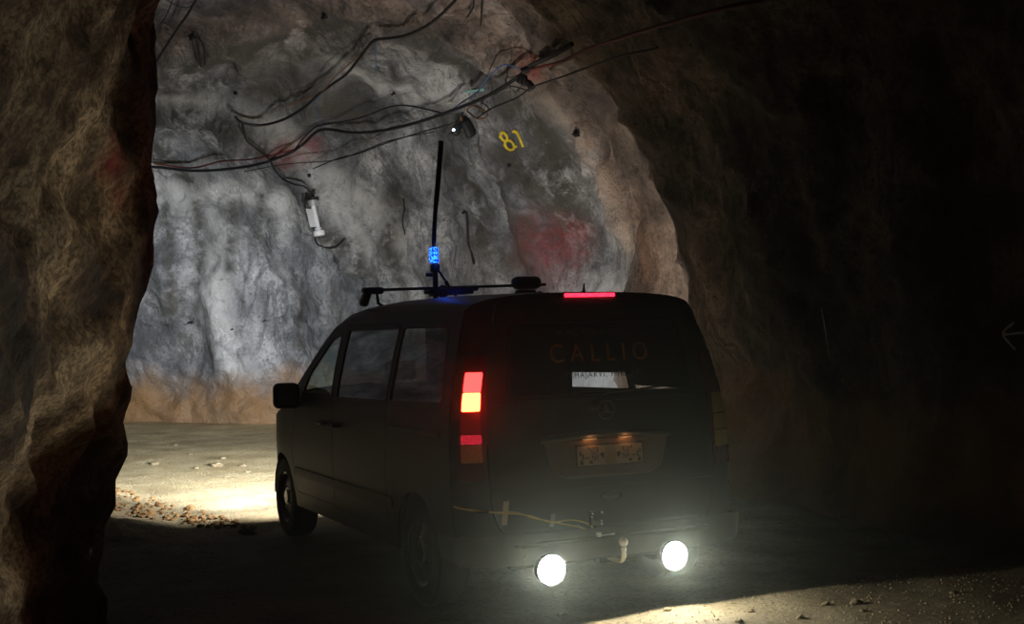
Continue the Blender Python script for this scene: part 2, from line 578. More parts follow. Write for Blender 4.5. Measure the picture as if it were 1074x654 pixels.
    for (p, r, s_) in red_marks:
        d = N(nt, 'ShaderNodeVectorMath', operation='DISTANCE')
        d.inputs[1].default_value = tuple(p)
        L(nt, P, d.inputs[0])
        mr = N(nt, 'ShaderNodeMapRange', clamp=True)
        mr.inputs['From Min'].default_value = r*1.25; mr.inputs['From Max'].default_value = r*.2
        L(nt, d.outputs['Value'], mr.inputs['Value'])
        mu = N(nt, 'ShaderNodeMath', operation='MULTIPLY')
        L(nt, mr.outputs[0], mu.inputs[0])
        L(nt, ramp(noi(7, 5, .7), [(.35, (.25, .25, .25, 1)), (.6, W_)]), mu.inputs[1])
        mu2 = N(nt, 'ShaderNodeMath', operation='MULTIPLY'); mu2.inputs[1].default_value = s_
        L(nt, mu.outputs[0], mu2.inputs[0])
        c = mix(mu2.outputs[0], c, (.38, .03, .03, 1))
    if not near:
        # bright patch seen through the rear window, its light put into the wall colour
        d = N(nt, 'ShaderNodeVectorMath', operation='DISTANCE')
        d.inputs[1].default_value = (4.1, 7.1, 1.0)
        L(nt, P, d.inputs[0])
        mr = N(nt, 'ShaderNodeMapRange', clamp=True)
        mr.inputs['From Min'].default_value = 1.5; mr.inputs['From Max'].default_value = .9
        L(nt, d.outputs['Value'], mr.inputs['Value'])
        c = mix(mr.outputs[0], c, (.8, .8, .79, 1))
    L(nt, c, b.inputs['Base Color'])
    b.inputs['Roughness'].default_value = .78
    b.inputs['Specular IOR Level'].default_value = .3
    h1 = noi(7, 9, .7); h2 = noi(40, 5, .6)
    bp = N(nt, 'ShaderNodeBump', Strength=1, Distance=.12 if not near else .10)
    L(nt, h1, bp.inputs['Height'])
    bp2 = N(nt, 'ShaderNodeBump', Strength=.7, Distance=.018)
    L(nt, h2, bp2.inputs['Height']); L(nt, bp.outputs[0], bp2.inputs['Normal'])
    L(nt, bp2.outputs[0], b.inputs['Normal'])
    return m


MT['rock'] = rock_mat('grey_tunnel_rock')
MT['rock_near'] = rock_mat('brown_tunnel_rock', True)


def shell_piece(name, i0, i1, j0, j1, m):
    idx = {}
    V = []; NN = []; F = []
    for i in range(i0, i1+1):
        for j in range(j0, j1+1):
            idx[(i, j)] = len(V)
            V.append(tuple(G2[i, j])); NN.append(tuple(n2[i, j]))
    for i in range(i0, i1):
        for j in range(j0, j1):
            F.append((idx[i, j], idx[i, j+1], idx[i+1, j+1], idx[i+1, j]))
    me = bpy.data.meshes.new(name)
    me.from_pydata(V, [], F)
    a, b_, c_ = [Vector(V[k]) for k in F[len(F)//2][:3]]
    fn = (b_-a).cross(c_-a)
    if fn.dot(Vector(NN[F[len(F)//2][0]])) < 0:
        me.flip_normals()
    me.shade_smooth()
    me.normals_split_custom_set_from_vertices(NN)
    for an, arr in (('damp_shade', damp_shade), ('pale', pale), ('warm_bounce', warm_bounce)):
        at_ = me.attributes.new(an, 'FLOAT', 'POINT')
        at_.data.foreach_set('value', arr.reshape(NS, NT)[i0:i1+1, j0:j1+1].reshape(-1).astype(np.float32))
    o = link(name, me, m)
    o['kind'] = 'structure'
    return o


JL, JR = int(NT*.30), int(NT*.66)
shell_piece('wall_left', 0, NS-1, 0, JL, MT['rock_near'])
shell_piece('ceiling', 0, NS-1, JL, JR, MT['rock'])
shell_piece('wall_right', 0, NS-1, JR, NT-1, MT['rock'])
# closing rock face behind the camera
for nm, ii in (('wall_back', 0), ('wall_front', NS-1)):
    bm = bmesh.new()
    ring = [G2[ii, j] for j in range(0, NT, 5)]
    c = Vector(np.mean(ring, axis=0))
    nr = 8
    prev = None
    for k in range(nr+1):
        t = 1-k/nr
        cur = []
        for p in ring:
            q = c.lerp(Vector(p), t)
            if 0 < k:
                q += Vector((0, -1 if ii == 0 else 1, 0))*noise.noise(q*.8)*.3
            cur.append(bm.verts.new(q))
        if prev:
            for a in range(len(ring)-1):
                try: bm.faces.new((prev[a], prev[a+1], cur[a+1], cur[a]))
                except ValueError: pass
            bm.faces.new((prev[-1], prev[0], cur[0], cur[-1]))
        prev = cur
    o = obj(nm, bm, MT['rock'])
    o['kind'] = 'structure'


# ------------------------------------------------------------------ floor
def floor_h(x, y):
    v = Vector((x, y, 0))
    h = floor_z(x, y)
    h += noise.noise(v*.5)*.03 + noise.noise(v*2.3)*.014 + noise.noise(v*8)*.006
    h += .02*math.exp(-((y-6.2+.25*(x+1))/.35)**2)          # worn ruts on the road
    # broken-rock berm along the near left wall
    dl = (-1.55+.55*noise.noise(Vector((x*.7, y*.7, 3))) - .10*max(0, y-6)) - x
    if y > 3 and y < 11 and dl > 0:
        k = min(1, dl/.9)*min(1, (y-3)/2)*min(1, (11-y)/3)
        h += k*(.12+.10*abs(noise.noise(v*3))+.05*noise.noise(v*9))
    return h


def wheel_clear(x, y, h):
    for wx in (-.84, .84):
        for wy in (.78, 3.98):
            d = math.hypot((x-wx)/.22, (y-wy)/.35)
            if d < 1.6: h = min(h, .0) if d < 1 else h*(d-1)/.6 + min(h, 0)*(1.6-d)/.6
    return h


def floor_mat():
    m, nt, b = nodes('gravel_road')
    geo = N(nt, 'ShaderNodeNewGeometry')
    P = geo.outputs['Position']

    def noi(scale, detail=6., rough=.6):
        n = N(nt, 'ShaderNodeTexNoise', Scale=scale, Detail=detail, Roughness=rough)
        L(nt, P, n.inputs['Vector'])
        return n.outputs['Fac']

    def ramp(v, stops):
        r = N(nt, 'ShaderNodeValToRGB')
        e = r.color_ramp.elements
        e[0].position = stops[0][0]; e[0].color = stops[0][1]
        e[1].position = stops[-1][0]; e[1].color = stops[-1][1]
        for p_, c_ in stops[1:-1]:
            k = e.new(p_); k.color = c_
        L(nt, v, r.inputs[0])
        return r.outputs[0]
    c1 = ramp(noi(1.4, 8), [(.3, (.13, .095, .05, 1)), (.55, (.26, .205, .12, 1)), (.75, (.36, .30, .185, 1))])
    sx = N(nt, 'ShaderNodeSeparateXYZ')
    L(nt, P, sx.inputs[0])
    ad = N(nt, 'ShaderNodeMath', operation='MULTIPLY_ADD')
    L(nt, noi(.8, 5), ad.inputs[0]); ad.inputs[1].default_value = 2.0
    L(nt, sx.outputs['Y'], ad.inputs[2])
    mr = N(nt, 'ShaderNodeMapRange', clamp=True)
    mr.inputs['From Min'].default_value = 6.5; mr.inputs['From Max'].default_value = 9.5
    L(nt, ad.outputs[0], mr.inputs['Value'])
    cd = ramp(noi(1.9, 8, .65), [(.3, (.46, .34, .16, 1)), (.5, (.62, .49, .26, 1)), (.7, (.78, .65, .38, 1))])  # paler road ahead of the van, headlamp brightness put into its colour
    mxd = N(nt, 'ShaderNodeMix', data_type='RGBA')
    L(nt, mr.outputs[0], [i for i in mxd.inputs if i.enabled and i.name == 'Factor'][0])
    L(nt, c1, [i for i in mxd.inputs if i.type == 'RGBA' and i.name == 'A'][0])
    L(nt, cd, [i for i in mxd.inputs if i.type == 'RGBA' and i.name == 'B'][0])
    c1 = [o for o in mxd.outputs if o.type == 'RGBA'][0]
    c2 = ramp(noi(30, 5, .7), [(.36, (.35, .33, .30, 1)), (.5, (1, 1, 1, 1))])
    mx = N(nt, 'ShaderNodeMix', data_type='RGBA', blend_type='MULTIPLY')
    [i for i in mx.inputs if i.enabled and i.name == 'Factor'][0].default_value = .75
    L(nt, c1, [i for i in mx.inputs if i.type == 'RGBA' and i.name == 'A'][0])
    L(nt, c2, [i for i in mx.inputs if i.type == 'RGBA' and i.name == 'B'][0])
    L(nt, [o for o in mx.outputs if o.type == 'RGBA'][0], b.inputs['Base Color'])
    b.inputs['Roughness'].default_value = .8
    b.inputs['Specular IOR Level'].default_value = .35
    bp = N(nt, 'ShaderNodeBump', Strength=.9, Distance=.03)
    L(nt, noi(14, 9, .75), bp.inputs['Height'])
    bp2 = N(nt, 'ShaderNodeBump', Strength=.8, Distance=.008)
    L(nt, noi(70, 4, .7), bp2.inputs['Height']); L(nt, bp.outputs[0], bp2.inputs['Normal'])
    L(nt, bp2.outputs[0], b.inputs['Normal'])
    return m


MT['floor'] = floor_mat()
xs = list(np.arange(-24, -6, .5)) + list(np.arange(-6, 4.6, .07))
ys = list(np.arange(-11, -3.5, .3)) + list(np.arange(-3.5, 9, .06)) + list(np.arange(9, 20.2, .12))
V = [(x, y, wheel_clear(x, y, floor_h(x, y))) for y in ys for x in xs]
nx = len(xs)
F = [(j*nx+i, j*nx+i+1, (j+1)*nx+i+1, (j+1)*nx+i) for j in range(len(ys)-1) for i in range(nx-1)]
me = bpy.data.meshes.new('floor')
me.from_pydata(V, [], F)
me.shade_smooth()
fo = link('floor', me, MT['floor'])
fo['kind'] = 'structure'

# ------------------------------------------------------------------ van body surfaces
WZ = np.array([.25, .45, .6, .8, 1.0, 1.15, 1.25, 1.4, 1.55, 1.7, 1.8, 1.9])
WX = np.array([.915, .935, .945, .95, .947, .938, .925, .893, .856, .815, .78, .74])
SIL = np.array([(.30, 1.79), (.7, 1.805), (1.4, 1.82), (2.0, 1.82), (2.35, 1.81), (2.6, 1.785), (2.8, 1.73), (3.05, 1.60), (3.35, 1.40), (3.7, 1.17),
                (3.95, 1.08), (4.3, .99), (4.52, .90), (4.66, .76), (4.72, .6), (4.74, .45), (4.70, .28)])


def wz(z):
    return float(np.interp(z, WZ, WX))


def side_w(y, z):
    w = wz(z)
    # smooth over knots
    w = (wz(z-.05)+2*w+wz(z+.05))/4
    if y > 3.9:
        t = min(1, (y-3.9)/.86)
        w *= 1-.30*t**2.4
    return w


LZ = np.array([.2, .45, .52, .9, 1.2, 1.5, 1.7, 1.8, 1.9])
LY = np.array([.0, .0, .02, .035, .06, .10, .14, .165, .19])


def z_top(x):
    q = min(1, abs(x)/.785)
    return 1.79+.105*(1-q**3)**.5


def rear_y(x, z):
    w = side_w(.2, z)
    q = min(1, abs(x)/w)
    y = float(np.interp(z, LZ, LY)) + .12*(1-math.sqrt(max(0, 1-q**6))) + .03*q*q
    t = (z-1.74)/.175
    if t > 0:
        y += .10*(1-math.sqrt(max(0, 1-min(1, t)**2)))
    return y


def side_surf(sg):
    return lambda y, z: Vector((sg*side_w(y, z), y, z))


def rear_surf(x, z):
    return Vector((x, rear_y(x, z), z))


def offset(f, d, outward):
    def g(u, v):
        e = .004
        p = f(u, v)
        n = (f(u+e, v)-f(u-e, v)).cross(f(u, v+e)-f(u, v-e))
        if n.length < 1e-9: return p
        n.normalize()
        if n.dot(outward) < 0: n = -n
        return p+n*d
    return g


def rpoly(pts, r, seg=5):
    out = []
    n = len(pts)
    for i in range(n):
        p0 = Vector(pts[i-1]); p1 = Vector(pts[i]); p2 = Vector(pts[(i+1) % n])
        rr = r[i] if isinstance(r, (list, tuple)) else r
        a = (p0-p1); b = (p2-p1)
        rr = min(rr, a.length*.45, b.length*.45)
        if rr < 1e-4:
            out.append(tuple(p1)); continue
        A = p1+a.normalized()*rr; B = p1+b.normalized()*rr
        for k in range(seg+1):
            t = k/seg
            q = A*(1-t)**2+p1*2*t*(1-t)+B*t*t
            out.append((q.x, q.y))
    return out


def inset(poly, d):
    n = len(poly)
    ar = sum(poly[i][0]*poly[(i+1) % n][1]-poly[(i+1) % n][0]*poly[i][1] for i in range(n))
    s_ = 1 if ar > 0 else -1
    out = []
    for i in range(n):
        p0, p1, p2 = Vector(poly[i-1]), Vector(poly[i]), Vector(poly[(i+1) % n])
        a = (p1-p0); b = (p2-p1)
        if a.length < 1e-7: a = b
        if b.length < 1e-7: b = a
        a = a.normalized(); b = b.normalized()
        n1 = Vector((-a.y, a.x))*s_; n2_ = Vector((-b.y, b.x))*s_
        m_ = (n1+n2_)
        if m_.length < 1e-6: m_ = n1
        m_.normalize()
        k = d/max(.4, m_.dot(n1))
        out.append((p1.x+m_.x*k, p1.y+m_.y*k))
    return out


def patch(bm0, surf, outer, holes=(), thick=.012, step=.06, outward=Vector((0, -1, 0))):
    bm = bmesh.new()
    loops = [outer]+list(holes)
    flatp = [p for l in loops for p in l]
    tris = tessellate_polygon([[Vector((p[0], p[1], 0)) for p in l] for l in loops])
    vs = [bm.verts.new((p[0], p[1], 0)) for p in flatp]
    for t in tris:
        try: bm.faces.new([vs[k] for k in t])
        except ValueError: pass
    us = [p[0] for p in flatp]; ws = [p[1] for p in flatp]
    for ax, lo, hi in ((0, min(us), max(us)), (1, min(ws), max(ws))):
        n = max(1, int(round((hi-lo)/step)))
        for k in range(1, n):
            c = [0, 0, 0]; c[ax] = lo+(hi-lo)*k/n
            no = [0, 0, 0]; no[ax] = 1
            bmesh.ops.bisect_plane(bm, geom=bm.verts[:]+bm.edges[:]+bm.faces[:], plane_co=c, plane_no=no, dist=1e-5)
    bmesh.ops.remove_doubles(bm, verts=bm.verts[:], dist=1e-5)
    for v in bm.verts:
        v.co = surf(v.co.x, v.co.y)
    bm.normal_update()
    s_ = sum((f.normal*f.calc_area() for f in bm.faces), Vector())
    if s_.dot(outward) < 0:
        bmesh.ops.reverse_faces(bm, faces=bm.faces[:])
        bm.normal_update()
    if thick:
        top = bm.verts[:]
        nr = {v: v.normal.copy() for v in top}
        low = {v: bm.verts.new(v.co-nr[v]*thick) for v in top}
        fs = bm.faces[:]
        be = [e for e in bm.edges if e.is_boundary]
        for f in fs:
            bm.faces.new([low[v] for v in reversed(f.verts)])
        for e in be:
            a, b = e.verts
            lp = e.link_loops[0]
            if lp.vert is not a: a, b = b, a
            try: bm.faces.new((b, a, low[a], low[b]))
            except ValueError: pass
    me = bpy.data.meshes.new('tmp')
    bm.to_mesh(me); bm.free()
    bm0.from_mesh(me)
    bpy.data.meshes.remove(me)
    return bm0


def sil_z(y):
    return float(np.interp(y, SIL[:, 0], SIL[:, 1]))


van = empty('van', (0, 0, 0), 'dark van with roof bar and blue beacon, seen from behind, left brake light lit', 'van')


def arc(cy, cz, r, a0, a1, n=14):
    return [(cy+r*math.cos(a0+(a1-a0)*k/n), cz+r*math.sin(a0+(a1-a0)*k/n)) for k in range(n+1)]


SILL = .30
AR = .375
for sg, side in ((-1, 'left'), (1, 'right')):
    S = side_surf(sg)
    OW = Vector((sg, 0, 0))
    # outline of the side from the rear top corner, forwards over the roof line, down the nose, back along the sill
    out = [(rear_y(.0, z)*0+float(np.interp(z, LZ, LY))+.15, z) for z in (.46, .7, .9, 1.1, 1.3, 1.5, 1.7)]
    out += [(float(y), float(z)) for y, z in SIL]
    a_ = math.asin((.33-SILL)/AR)
    dx = math.sqrt(AR**2-(.33-SILL)**2)
    out += arc(3.98, .33, AR, -a_, PI+a_)
    out += arc(.78, .33, AR, -a_, PI+a_)
    out += [(.36, SILL), (.36, .46)]
    # door and windows
    fd = rpoly([(2.50, .42), (3.60, .42), (3.62, .80), (3.50, 1.16), (3.30, sil_z(3.30)-.045), (3.05, sil_z(3.05)-.05), (2.80, sil_z(2.8)-.05), (2.50, 1.745)], [.05, .12, .1, .05, .02, .02, .05, .05], 3)
    fw = rpoly([(2.55, 1.215), (3.34, 1.215), (3.24, sil_z(3.24)-.10), (3.05, sil_z(3.05)-.10), (2.80, 1.665), (2.58, 1.69)], [.03, .05, .02, .03, .06, .04], 3)
    sd = rpoly([(1.30, .40), (2.48, .40), (2.48, 1.745), (1.30, 1.745)], .05, 3)
    sw = rpoly([(1.325, 1.225), (2.44, 1.21), (2.45, 1.725), (1.335, 1.725)], [.04, .04, .05, .05], 4)
    rw = rpoly([(.34, 1.245), (1.275, 1.228), (1.278, 1.725), (.46, 1.72)], [.05, .03, .03, .13], 6)
    bm = bmesh.new()
    patch(bm, S, out, [fd, sd, rw], .02, .09, OW)
    obj('side_panel', bm, MT['paint'], van, 40)
    bm = bmesh.new(); patch(bm, S, inset(fd, .005), [fw], .02, .09, OW)
    door = obj('front_door', bm, MT['paint'], van, 40)
    bm = bmesh.new(); patch(bm, S, inset(sd, .005), [sw], .02, .09, OW)
    sdoor = obj('sliding_door', bm, MT['paint'], van, 40)
    for poly, par, gm in ((fw, door, 'glass_front'), (sw, sdoor, 'glass'), (rw, van, 'glass')):
        bm = bmesh.new(); patch(bm, offset(S, -.008, OW), inset(poly, -.001), [], .004, .09, OW)
        obj('side_window', bm, MT[gm if sg < 0 else 'glass_rear'], par, 40)
        bm = bmesh.new(); patch(bm, offset(S, .002, OW), inset(poly, -.006), [inset(poly, .016)], .012, .2, OW)
        obj('window_seal', bm, MT['plastic'], par, 40)
    if sg > 0:  # added unseen sheets that keep the lit wall from showing through the glass
        for bl, par in (([(1.285, 1.365), (2.46, 1.35), (2.46, 1.75), (1.285, 1.75)], sdoor), ([(.32, 1.27), (1.28, 1.28), (1.28, 1.75), (.32, 1.75)], van)):
            bm = bmesh.new(); patch(bm, offset(S, -.035, OW), bl, [], .004, .09, OW)
            obj('added_window_block', bm, MT['fabric'], par, 40)
    for (y0, par) in ((2.60, door), (2.30, sdoor)):
        bm = bmesh.new()
        w = side_w(y0, 1.02)
        tube(bm, [(sg*(w-.005), y0, 1.02), (sg*(w+.035), y0+.03, 1.02), (sg*(w+.035), y0+.16, 1.02), (sg*(w-.005), y0+.19, 1.02)], .014, 8)
        obj('door_handle', bm, MT['plastic'], par)
    # rubbing strip and slide rail
    bm = bmesh.new(); patch(bm, offset(S, .012, OW), rpoly([(1.18, .56), (3.55, .56), (3.55, .62), (1.18, .62)], .02, 3), [], .010, .2, OW)
    obj('rubbing_strip', bm, MT['plastic'], van)
    bm = bmesh.new(); patch(bm, offset(S, .010, OW), rpoly([(.35, 1.06), (1.25, 1.06), (1.25, 1.085), (.35, 1.085)], .01, 3), [], .008, .2, OW)
    obj('sliding_door_rail', bm, MT['plastic'], van)
    # wing mirror
    mr = bmesh.new()
    box(mr, (sg*1.045, 3.40, 1.205), (.21, .12, .205), Matrix.Rotation(sg*.15, 3, 'Z'), .045, 3)
    mirror = obj('wing_mirror', mr, MT['plastic'], van)
    mr = bmesh.new(); tube(mr, [(sg*.92, 3.44, 1.14), (sg*.99, 3.43, 1.15)], .03, 8); obj('mirror_arm', mr, MT['plastic'], mirror)
    mr = bmesh.new(); box(mr, (sg*1.048, 3.338, 1.205), (.15, .006, .145), Matrix.Rotation(sg*.15, 3, 'Z'), .002, 2)
    obj('mirror_glass', mr, MT['silver'], mirror)
    # wheel wells
    for wy in (.78, 3.98):
        bm = bmesh.new()
        r1 = AR+.004
        pr = []
        for k in range(15):
            a = PI*k/14
            pr.append((wy+r1*math.cos(a), .33+r1*math.sin(a)))
        va = [bm.verts.new((sg*.915, p[0], p[1])) for p in pr]
        vb = [bm.verts.new((sg*.60, p[0], p[1])) for p in pr]
        for k in range(14): bm.faces.new((va[k], va[k+1], vb[k+1], vb[k]))
        bm.faces.new(vb)
        obj('wheel_well', bm, MT['plastic'], van)
        # wheel
        bm = bmesh.new()
        lathe(bm, [(.21, -.10), (.27, -.108), (.315, -.10), (.328, -.085), (.33, 0), (.328, .085), (.315, .10), (.27, .108), (.21, .10), (.20, .06), (.20, -.06), (.21, -.10)],
              (sg*.82, wy, .33), (sg, 0, 0), 40)
        wh = obj('wheel', bm, MT['rubber'], van)
        bm = bmesh.new()
        lathe(bm, [(.21, .095), (.195, .085), (.185, .05), (.10, .075), (.06, .08), (.055, .095), (0, .097)], (sg*.82, wy, .33), (sg, 0, 0), 40)
        for k in range(5):
            a = 2*PI*k/5
            lathe(bm, [(.009, .07), (.009, .092), (0, .094)], (sg*.82, wy+.085*math.cos(a), .33+.085*math.sin(a)), (sg, 0, 0), 6)
        obj('rim', bm, MT['silver'], wh)

# roof / windscreen / bonnet / nose strips, spanning between the side panels
sc_ = np.concatenate([[0], np.cumsum(np.hypot(np.diff(SIL[:, 0]), np.diff(SIL[:, 1])))])
TH = np.array([0, 0, 0, 0, .1, .2, .4, .6, .65, .6, .35, .35, .7, 1.1, 1.35, 1.5, 1.5])


def strip(xi, s_):
    y = float(np.interp(s_, sc_, SIL[:, 0])); z = float(np.interp(s_, sc_, SIL[:, 1])); t = float(np.interp(s_, sc_, TH))
    w = side_w(y, z)
    c = math.sqrt(max(0, 1-min(1, abs(xi))**3))
    am = .105
    p = Vector((xi*w, y+am*c*math.sin(t), z+am*c*math.cos(t)))
    if s_ < 1.5:   # rear edge follows the curve of the rear of the roof
        x0 = xi*w
        y0 = rear_y(x0, min(z_top(x0), 1.895))
        k = 1-s_/1.5
        p.y += (y0-float(SIL[0, 0]))*k
    return p


def sil_s(y):
    return float(np.interp(y, SIL[:, 0], sc_))


UPV = Vector((0, 0, 1))
bm = bmesh.new()


def strip_poly(s0, s1, w=1.0):
    n = 12
    return [(-w, s0)]+[(-w+2*w*k/n, s0) for k in range(1, n)]+[(w, s0), (w, s1)]+[(w-2*w*k/n, s1) for k in range(1, n)]+[(-w, s1)]


def patch_fine(bm0, surf, outer, holes, thick, step, ow):
    return patch(bm0, surf, outer, holes, thick, step, ow)


patch(bm, strip, strip_poly(0, sil_s(2.72)), [], .015, .045, UPV)
obj('roof', bm, MT['paint'], van, 50)
bm = bmesh.new()
sA, sB = sil_s(2.72), sil_s(3.74)
wsh = rpoly([(-.90, sA+.06), (.90, sA+.06), (.93, sB-.06), (-.93, sB-.06)], .06, 4)
patch(bm, strip, strip_poly(sA, sB), [wsh], .02, .07, Vector((0, 1, 1)))
obj('windscreen_frame', bm, MT['paint'], van, 50)
bm = bmesh.new(); patch(bm, offset(strip, -.006, Vector((0, 1, 1))), wsh, [], .005, .07, Vector((0, 1, 1)))
obj('windscreen', bm, MT['glass_front'], van, 50)
bm = bmesh.new(); patch(bm, strip, strip_poly(sB, sil_s(4.5)), [], .015, .07, Vector((0, 1, 1)))
obj('bonnet', bm, MT['paint'], van, 50)
bm = bmesh.new(); patch(bm, strip, strip_poly(sil_s(4.5), sc_[-1]), [], .015, .07, Vector((0, 1, 0)))
obj('front_bumper', bm, MT['paint'], van, 50)
for sg in (-1, 1):
    bm = bmesh.new()
    lathe(bm, [(.085, -.03), (.09, 0), (.07, .02), (0, .03)], (sg*.60, 4.735, .70), (0, 1, .1), 24)
    h = obj('headlamp', bm, MT['headlens'], van)

# ---- rear
def rx(z, k=1.0):
    return side_w(.2, z)*k


lower = .50
outl = [(-rx(z), z) for z in (.46, .7, .9, 1.1, 1.3, 1.5, 1.7, 1.79)]
topc = [(-rx(1.79)+2*rx(1.79)*k/24, 0) for k in range(1, 24)]
outl += [(x, min(1.895, z_top(x))) for x, _ in topc]
outl += [(rx(z), z) for z in (1.79, 1.7, 1.5, 1.3, 1.1, .9, .7, .46)]
tg = rpoly([(-.70, .50), (.70, .50), (.755, .66), (.765, 1.2), (.70, 1.60), (.62, 1.855), (-.62, 1.855), (-.70, 1.60), (-.765, 1.2), (-.755, .66)],
           [.10, .10, .08, .1, .1, .06, .06, .1, .1, .08], 5)
bm = bmesh.new()
patch(bm, rear_surf, outl, [tg], .02, .06, Vector((0, -1, 0)))
obj('rear_body_frame', bm, MT['paint_dusty'], van, 50)
gw = rpoly([(-.62, 1.275), (.62, 1.275), (.57, 1.73), (-.57, 1.73)], [.07, .07, .07, .07], 6)
bm = bmesh.new()
patch(bm, offset(rear_surf, .004, Vector((0, -1, 0))), inset(tg, .006), [gw], .024, .06, Vector((0, -1, 0)))
tailgate = obj('tailgate', bm, MT['paint_dusty'], van, 50)
bm = bmesh.new(); patch(bm, offset(rear_surf, .001, Vector((0, -1, 0))), inset(gw, -.001), [], .004, .08, Vector((0, -1, 0)))
rwin = obj('rear_window', bm, MT['glass_rear'], van, 50)
bm = bmesh.new(); patch(bm, offset(rear_surf, .007, Vector((0, -1, 0))), inset(gw, -.01), [inset(gw, .02)], .008, .1, Vector((0, -1, 0)))
obj('window_seal', bm, MT['plastic'], rwin)
# crease under the window and lip above the plate
for z0, h_, wd in ((1.245, .012, .70), (.735, .010, .74)):
    bm = bmesh.new()
    patch(bm, offset(rear_surf, .012, Vector((0, -1, 0))), rpoly([(-wd, z0), (wd, z0), (wd, z0+h_), (-wd, z0+h_)], .004, 2), [], .012, .08, Vector((0, -1, 0)))
    obj('tailgate_crease', bm, MT['paint_dusty'], tailgate)
bm = bmesh.new()
tube(bm, spline([(-.44, .052, 1.030), (-.2, .022, 1.048), (0, .018, 1.052), (.2, .022, 1.048), (.44, .052, 1.030)], 6), .020, 10)
obj('grip_strip', bm, MT['paint_dusty'], van)
bm = bmesh.new()
sur = rpoly([(-.42, 1.02), (.42, 1.02), (.36, .84), (.28, .80), (-.28, .80), (-.36, .84)], .03, 4)
patch(bm, offset(rear_surf, .014, Vector((0, -1, 0))), sur, [inset(sur, .018)], .014, .08, Vector((0, -1, 0)))
patch(bm, offset(rear_surf, .007, Vector((0, -1, 0))), inset(sur, .01), [], .006, .08, Vector((0, -1, 0)))
MT['surround'] = mat('warm_grey_plastic', (.15, .115, .075), .5, 0, .4, .2, 14)
sr = obj('plate_surround', bm, MT['surround'], van)
# number plate
bm = bmesh.new()
pr = Matrix.Rotation(-.06, 3, 'X')
pc = Vector((0, .008, .93))
box(bm, pc, (.456, .010, .134), pr, .003, 2)
plate_fr = obj('number_plate', bm, MT['bumper'], van)
bm = bmesh.new(); box(bm, pc+Vector((0, -.006, 0)), (.438, .004, .112), pr, .001, 1); obj('plate_face', bm, MT['plate'], plate_fr)
bm = bmesh.new(); box(bm, pc+Vector((0, -.0085, 0)), (.070, .003, .112), pr, .0008, 1); obj('plate_middle', bm, MT['plate_mid'], plate_fr)
marks = [ # scrambled dark marks as the plate shows them: (x, z, w, h) in plate units from the left edge
    (.07, .45, .02, .30), (.045, .25, .015, .15), (.13, .38, .075, .05), (.035, .62, .02, .2), (.05, .12, .05, .2), (.19, .14, .05, .14), (.37, .53, .055, .16),
    (.38, .42, .03, .14), (.17, .88, .02, .16), (.20, .80, .02, .10), (.225, .92, .03, .06), (.24, .78, .02, .08), (.27, .90, .018, .1), (.30, .82, .018, .22),
    (.215, .66, .02, .08), (.25, .60, .02, .08), (.285, .68, .02, .07), (.22, .44, .015, .2), (.25, .40, .02, .07), (.27, .34, .02, .08), (.295, .44, .016, .14), (.25, .26, .03, .05), (.30, .28, .02, .05)]
bm = bmesh.new()
for (u, v, w_, h_) in marks:
    for mir in (0, 1):
        uu = u if not mir else 1-u
        box(bm, pc+pr @ Vector(((uu-.5)*.43, -.0088, (v-.5)*.108)), (w_*.43, .002, h_*.108), pr)
obj('plate_markings', bm, MT['plate_mark'], plate_fr)
for x in (-.125, .115):
    bm = bmesh.new(); box(bm, (x, .022, 1.024), (.09, .016, .008), None, .003, 2)
    pl = obj('plate_lamp', bm, MT['plate_lamp'], van)
    ld = bpy.data.lights.new('plate_light', 'POINT'); ld.energy = .10; ld.color = (1, .36, .11); ld.shadow_soft_size = .012
    lo = bpy.data.objects.new('plate_light', ld); COL.objects.link(lo); lo.parent = van; lo.location = (x, -.012, 1.022)
# star emblem in a ring
bm = bmesh.new()
ec = Vector((.005, rear_y(0, 1.19)-.012, 1.19)); er = .055
ringp = [ec+Vector((er*math.cos(2*PI*k/32), 0, er*math.sin(2*PI*k/32))) for k in range(33)]
tube(bm, ringp, .0055, 6, False)
for k in range(3):
    a = PI/2+2*PI*k/3
    dr = Vector((math.cos(a), 0, math.sin(a))); pe = Vector((-math.sin(a), 0, math.cos(a)))
    b0 = bm.verts.new(ec+pe*.012); b1 = bm.verts.new(ec-pe*.012); b2 = bm.verts.new(ec+dr*er*.98); b3 = bm.verts.new(ec+Vector((0, -.010, 0))); b4 = bm.verts.new(ec+Vector((0, .006, 0)))
    bm.faces.new((b0, b2, b3)); bm.faces.new((b2, b1, b3)); bm.faces.new((b0, b4, b2)); bm.faces.new((b4, b1, b2)); bm.faces.new((b0, b3, b4)); bm.faces.new((b1, b4, b3))
obj('star_emblem', bm, MT['silver'], van)
# wiper
bm = bmesh.new()
p0 = Vector((-.09, rear_y(-.09, 1.22)-.03, 1.22))
lathe(bm, [(.03, -.02), (.03, .01), (.02, .022), (0, .024)], p0, (0, -1, 0), 20)
tube(bm, spline([p0+Vector((0, -.01, 0)), Vector((-.02, rear_y(0, 1.28)-.035, 1.285)), Vector((.20, rear_y(.2, 1.3)-.03, 1.305))], 6), .009, 8)
wp = obj('rear_wiper', bm, MT['plastic'], van)
bm = bmesh.new(); tube(bm, [(-.16, rear_y(-.16, 1.285)-.014, 1.287), (.2, rear_y(.2, 1.3)-.016, 1.298), (.45, rear_y(.45, 1.32)-.014, 1.318)], .007, 6)
obj('wiper_blade', bm, MT['rubber'], wp)
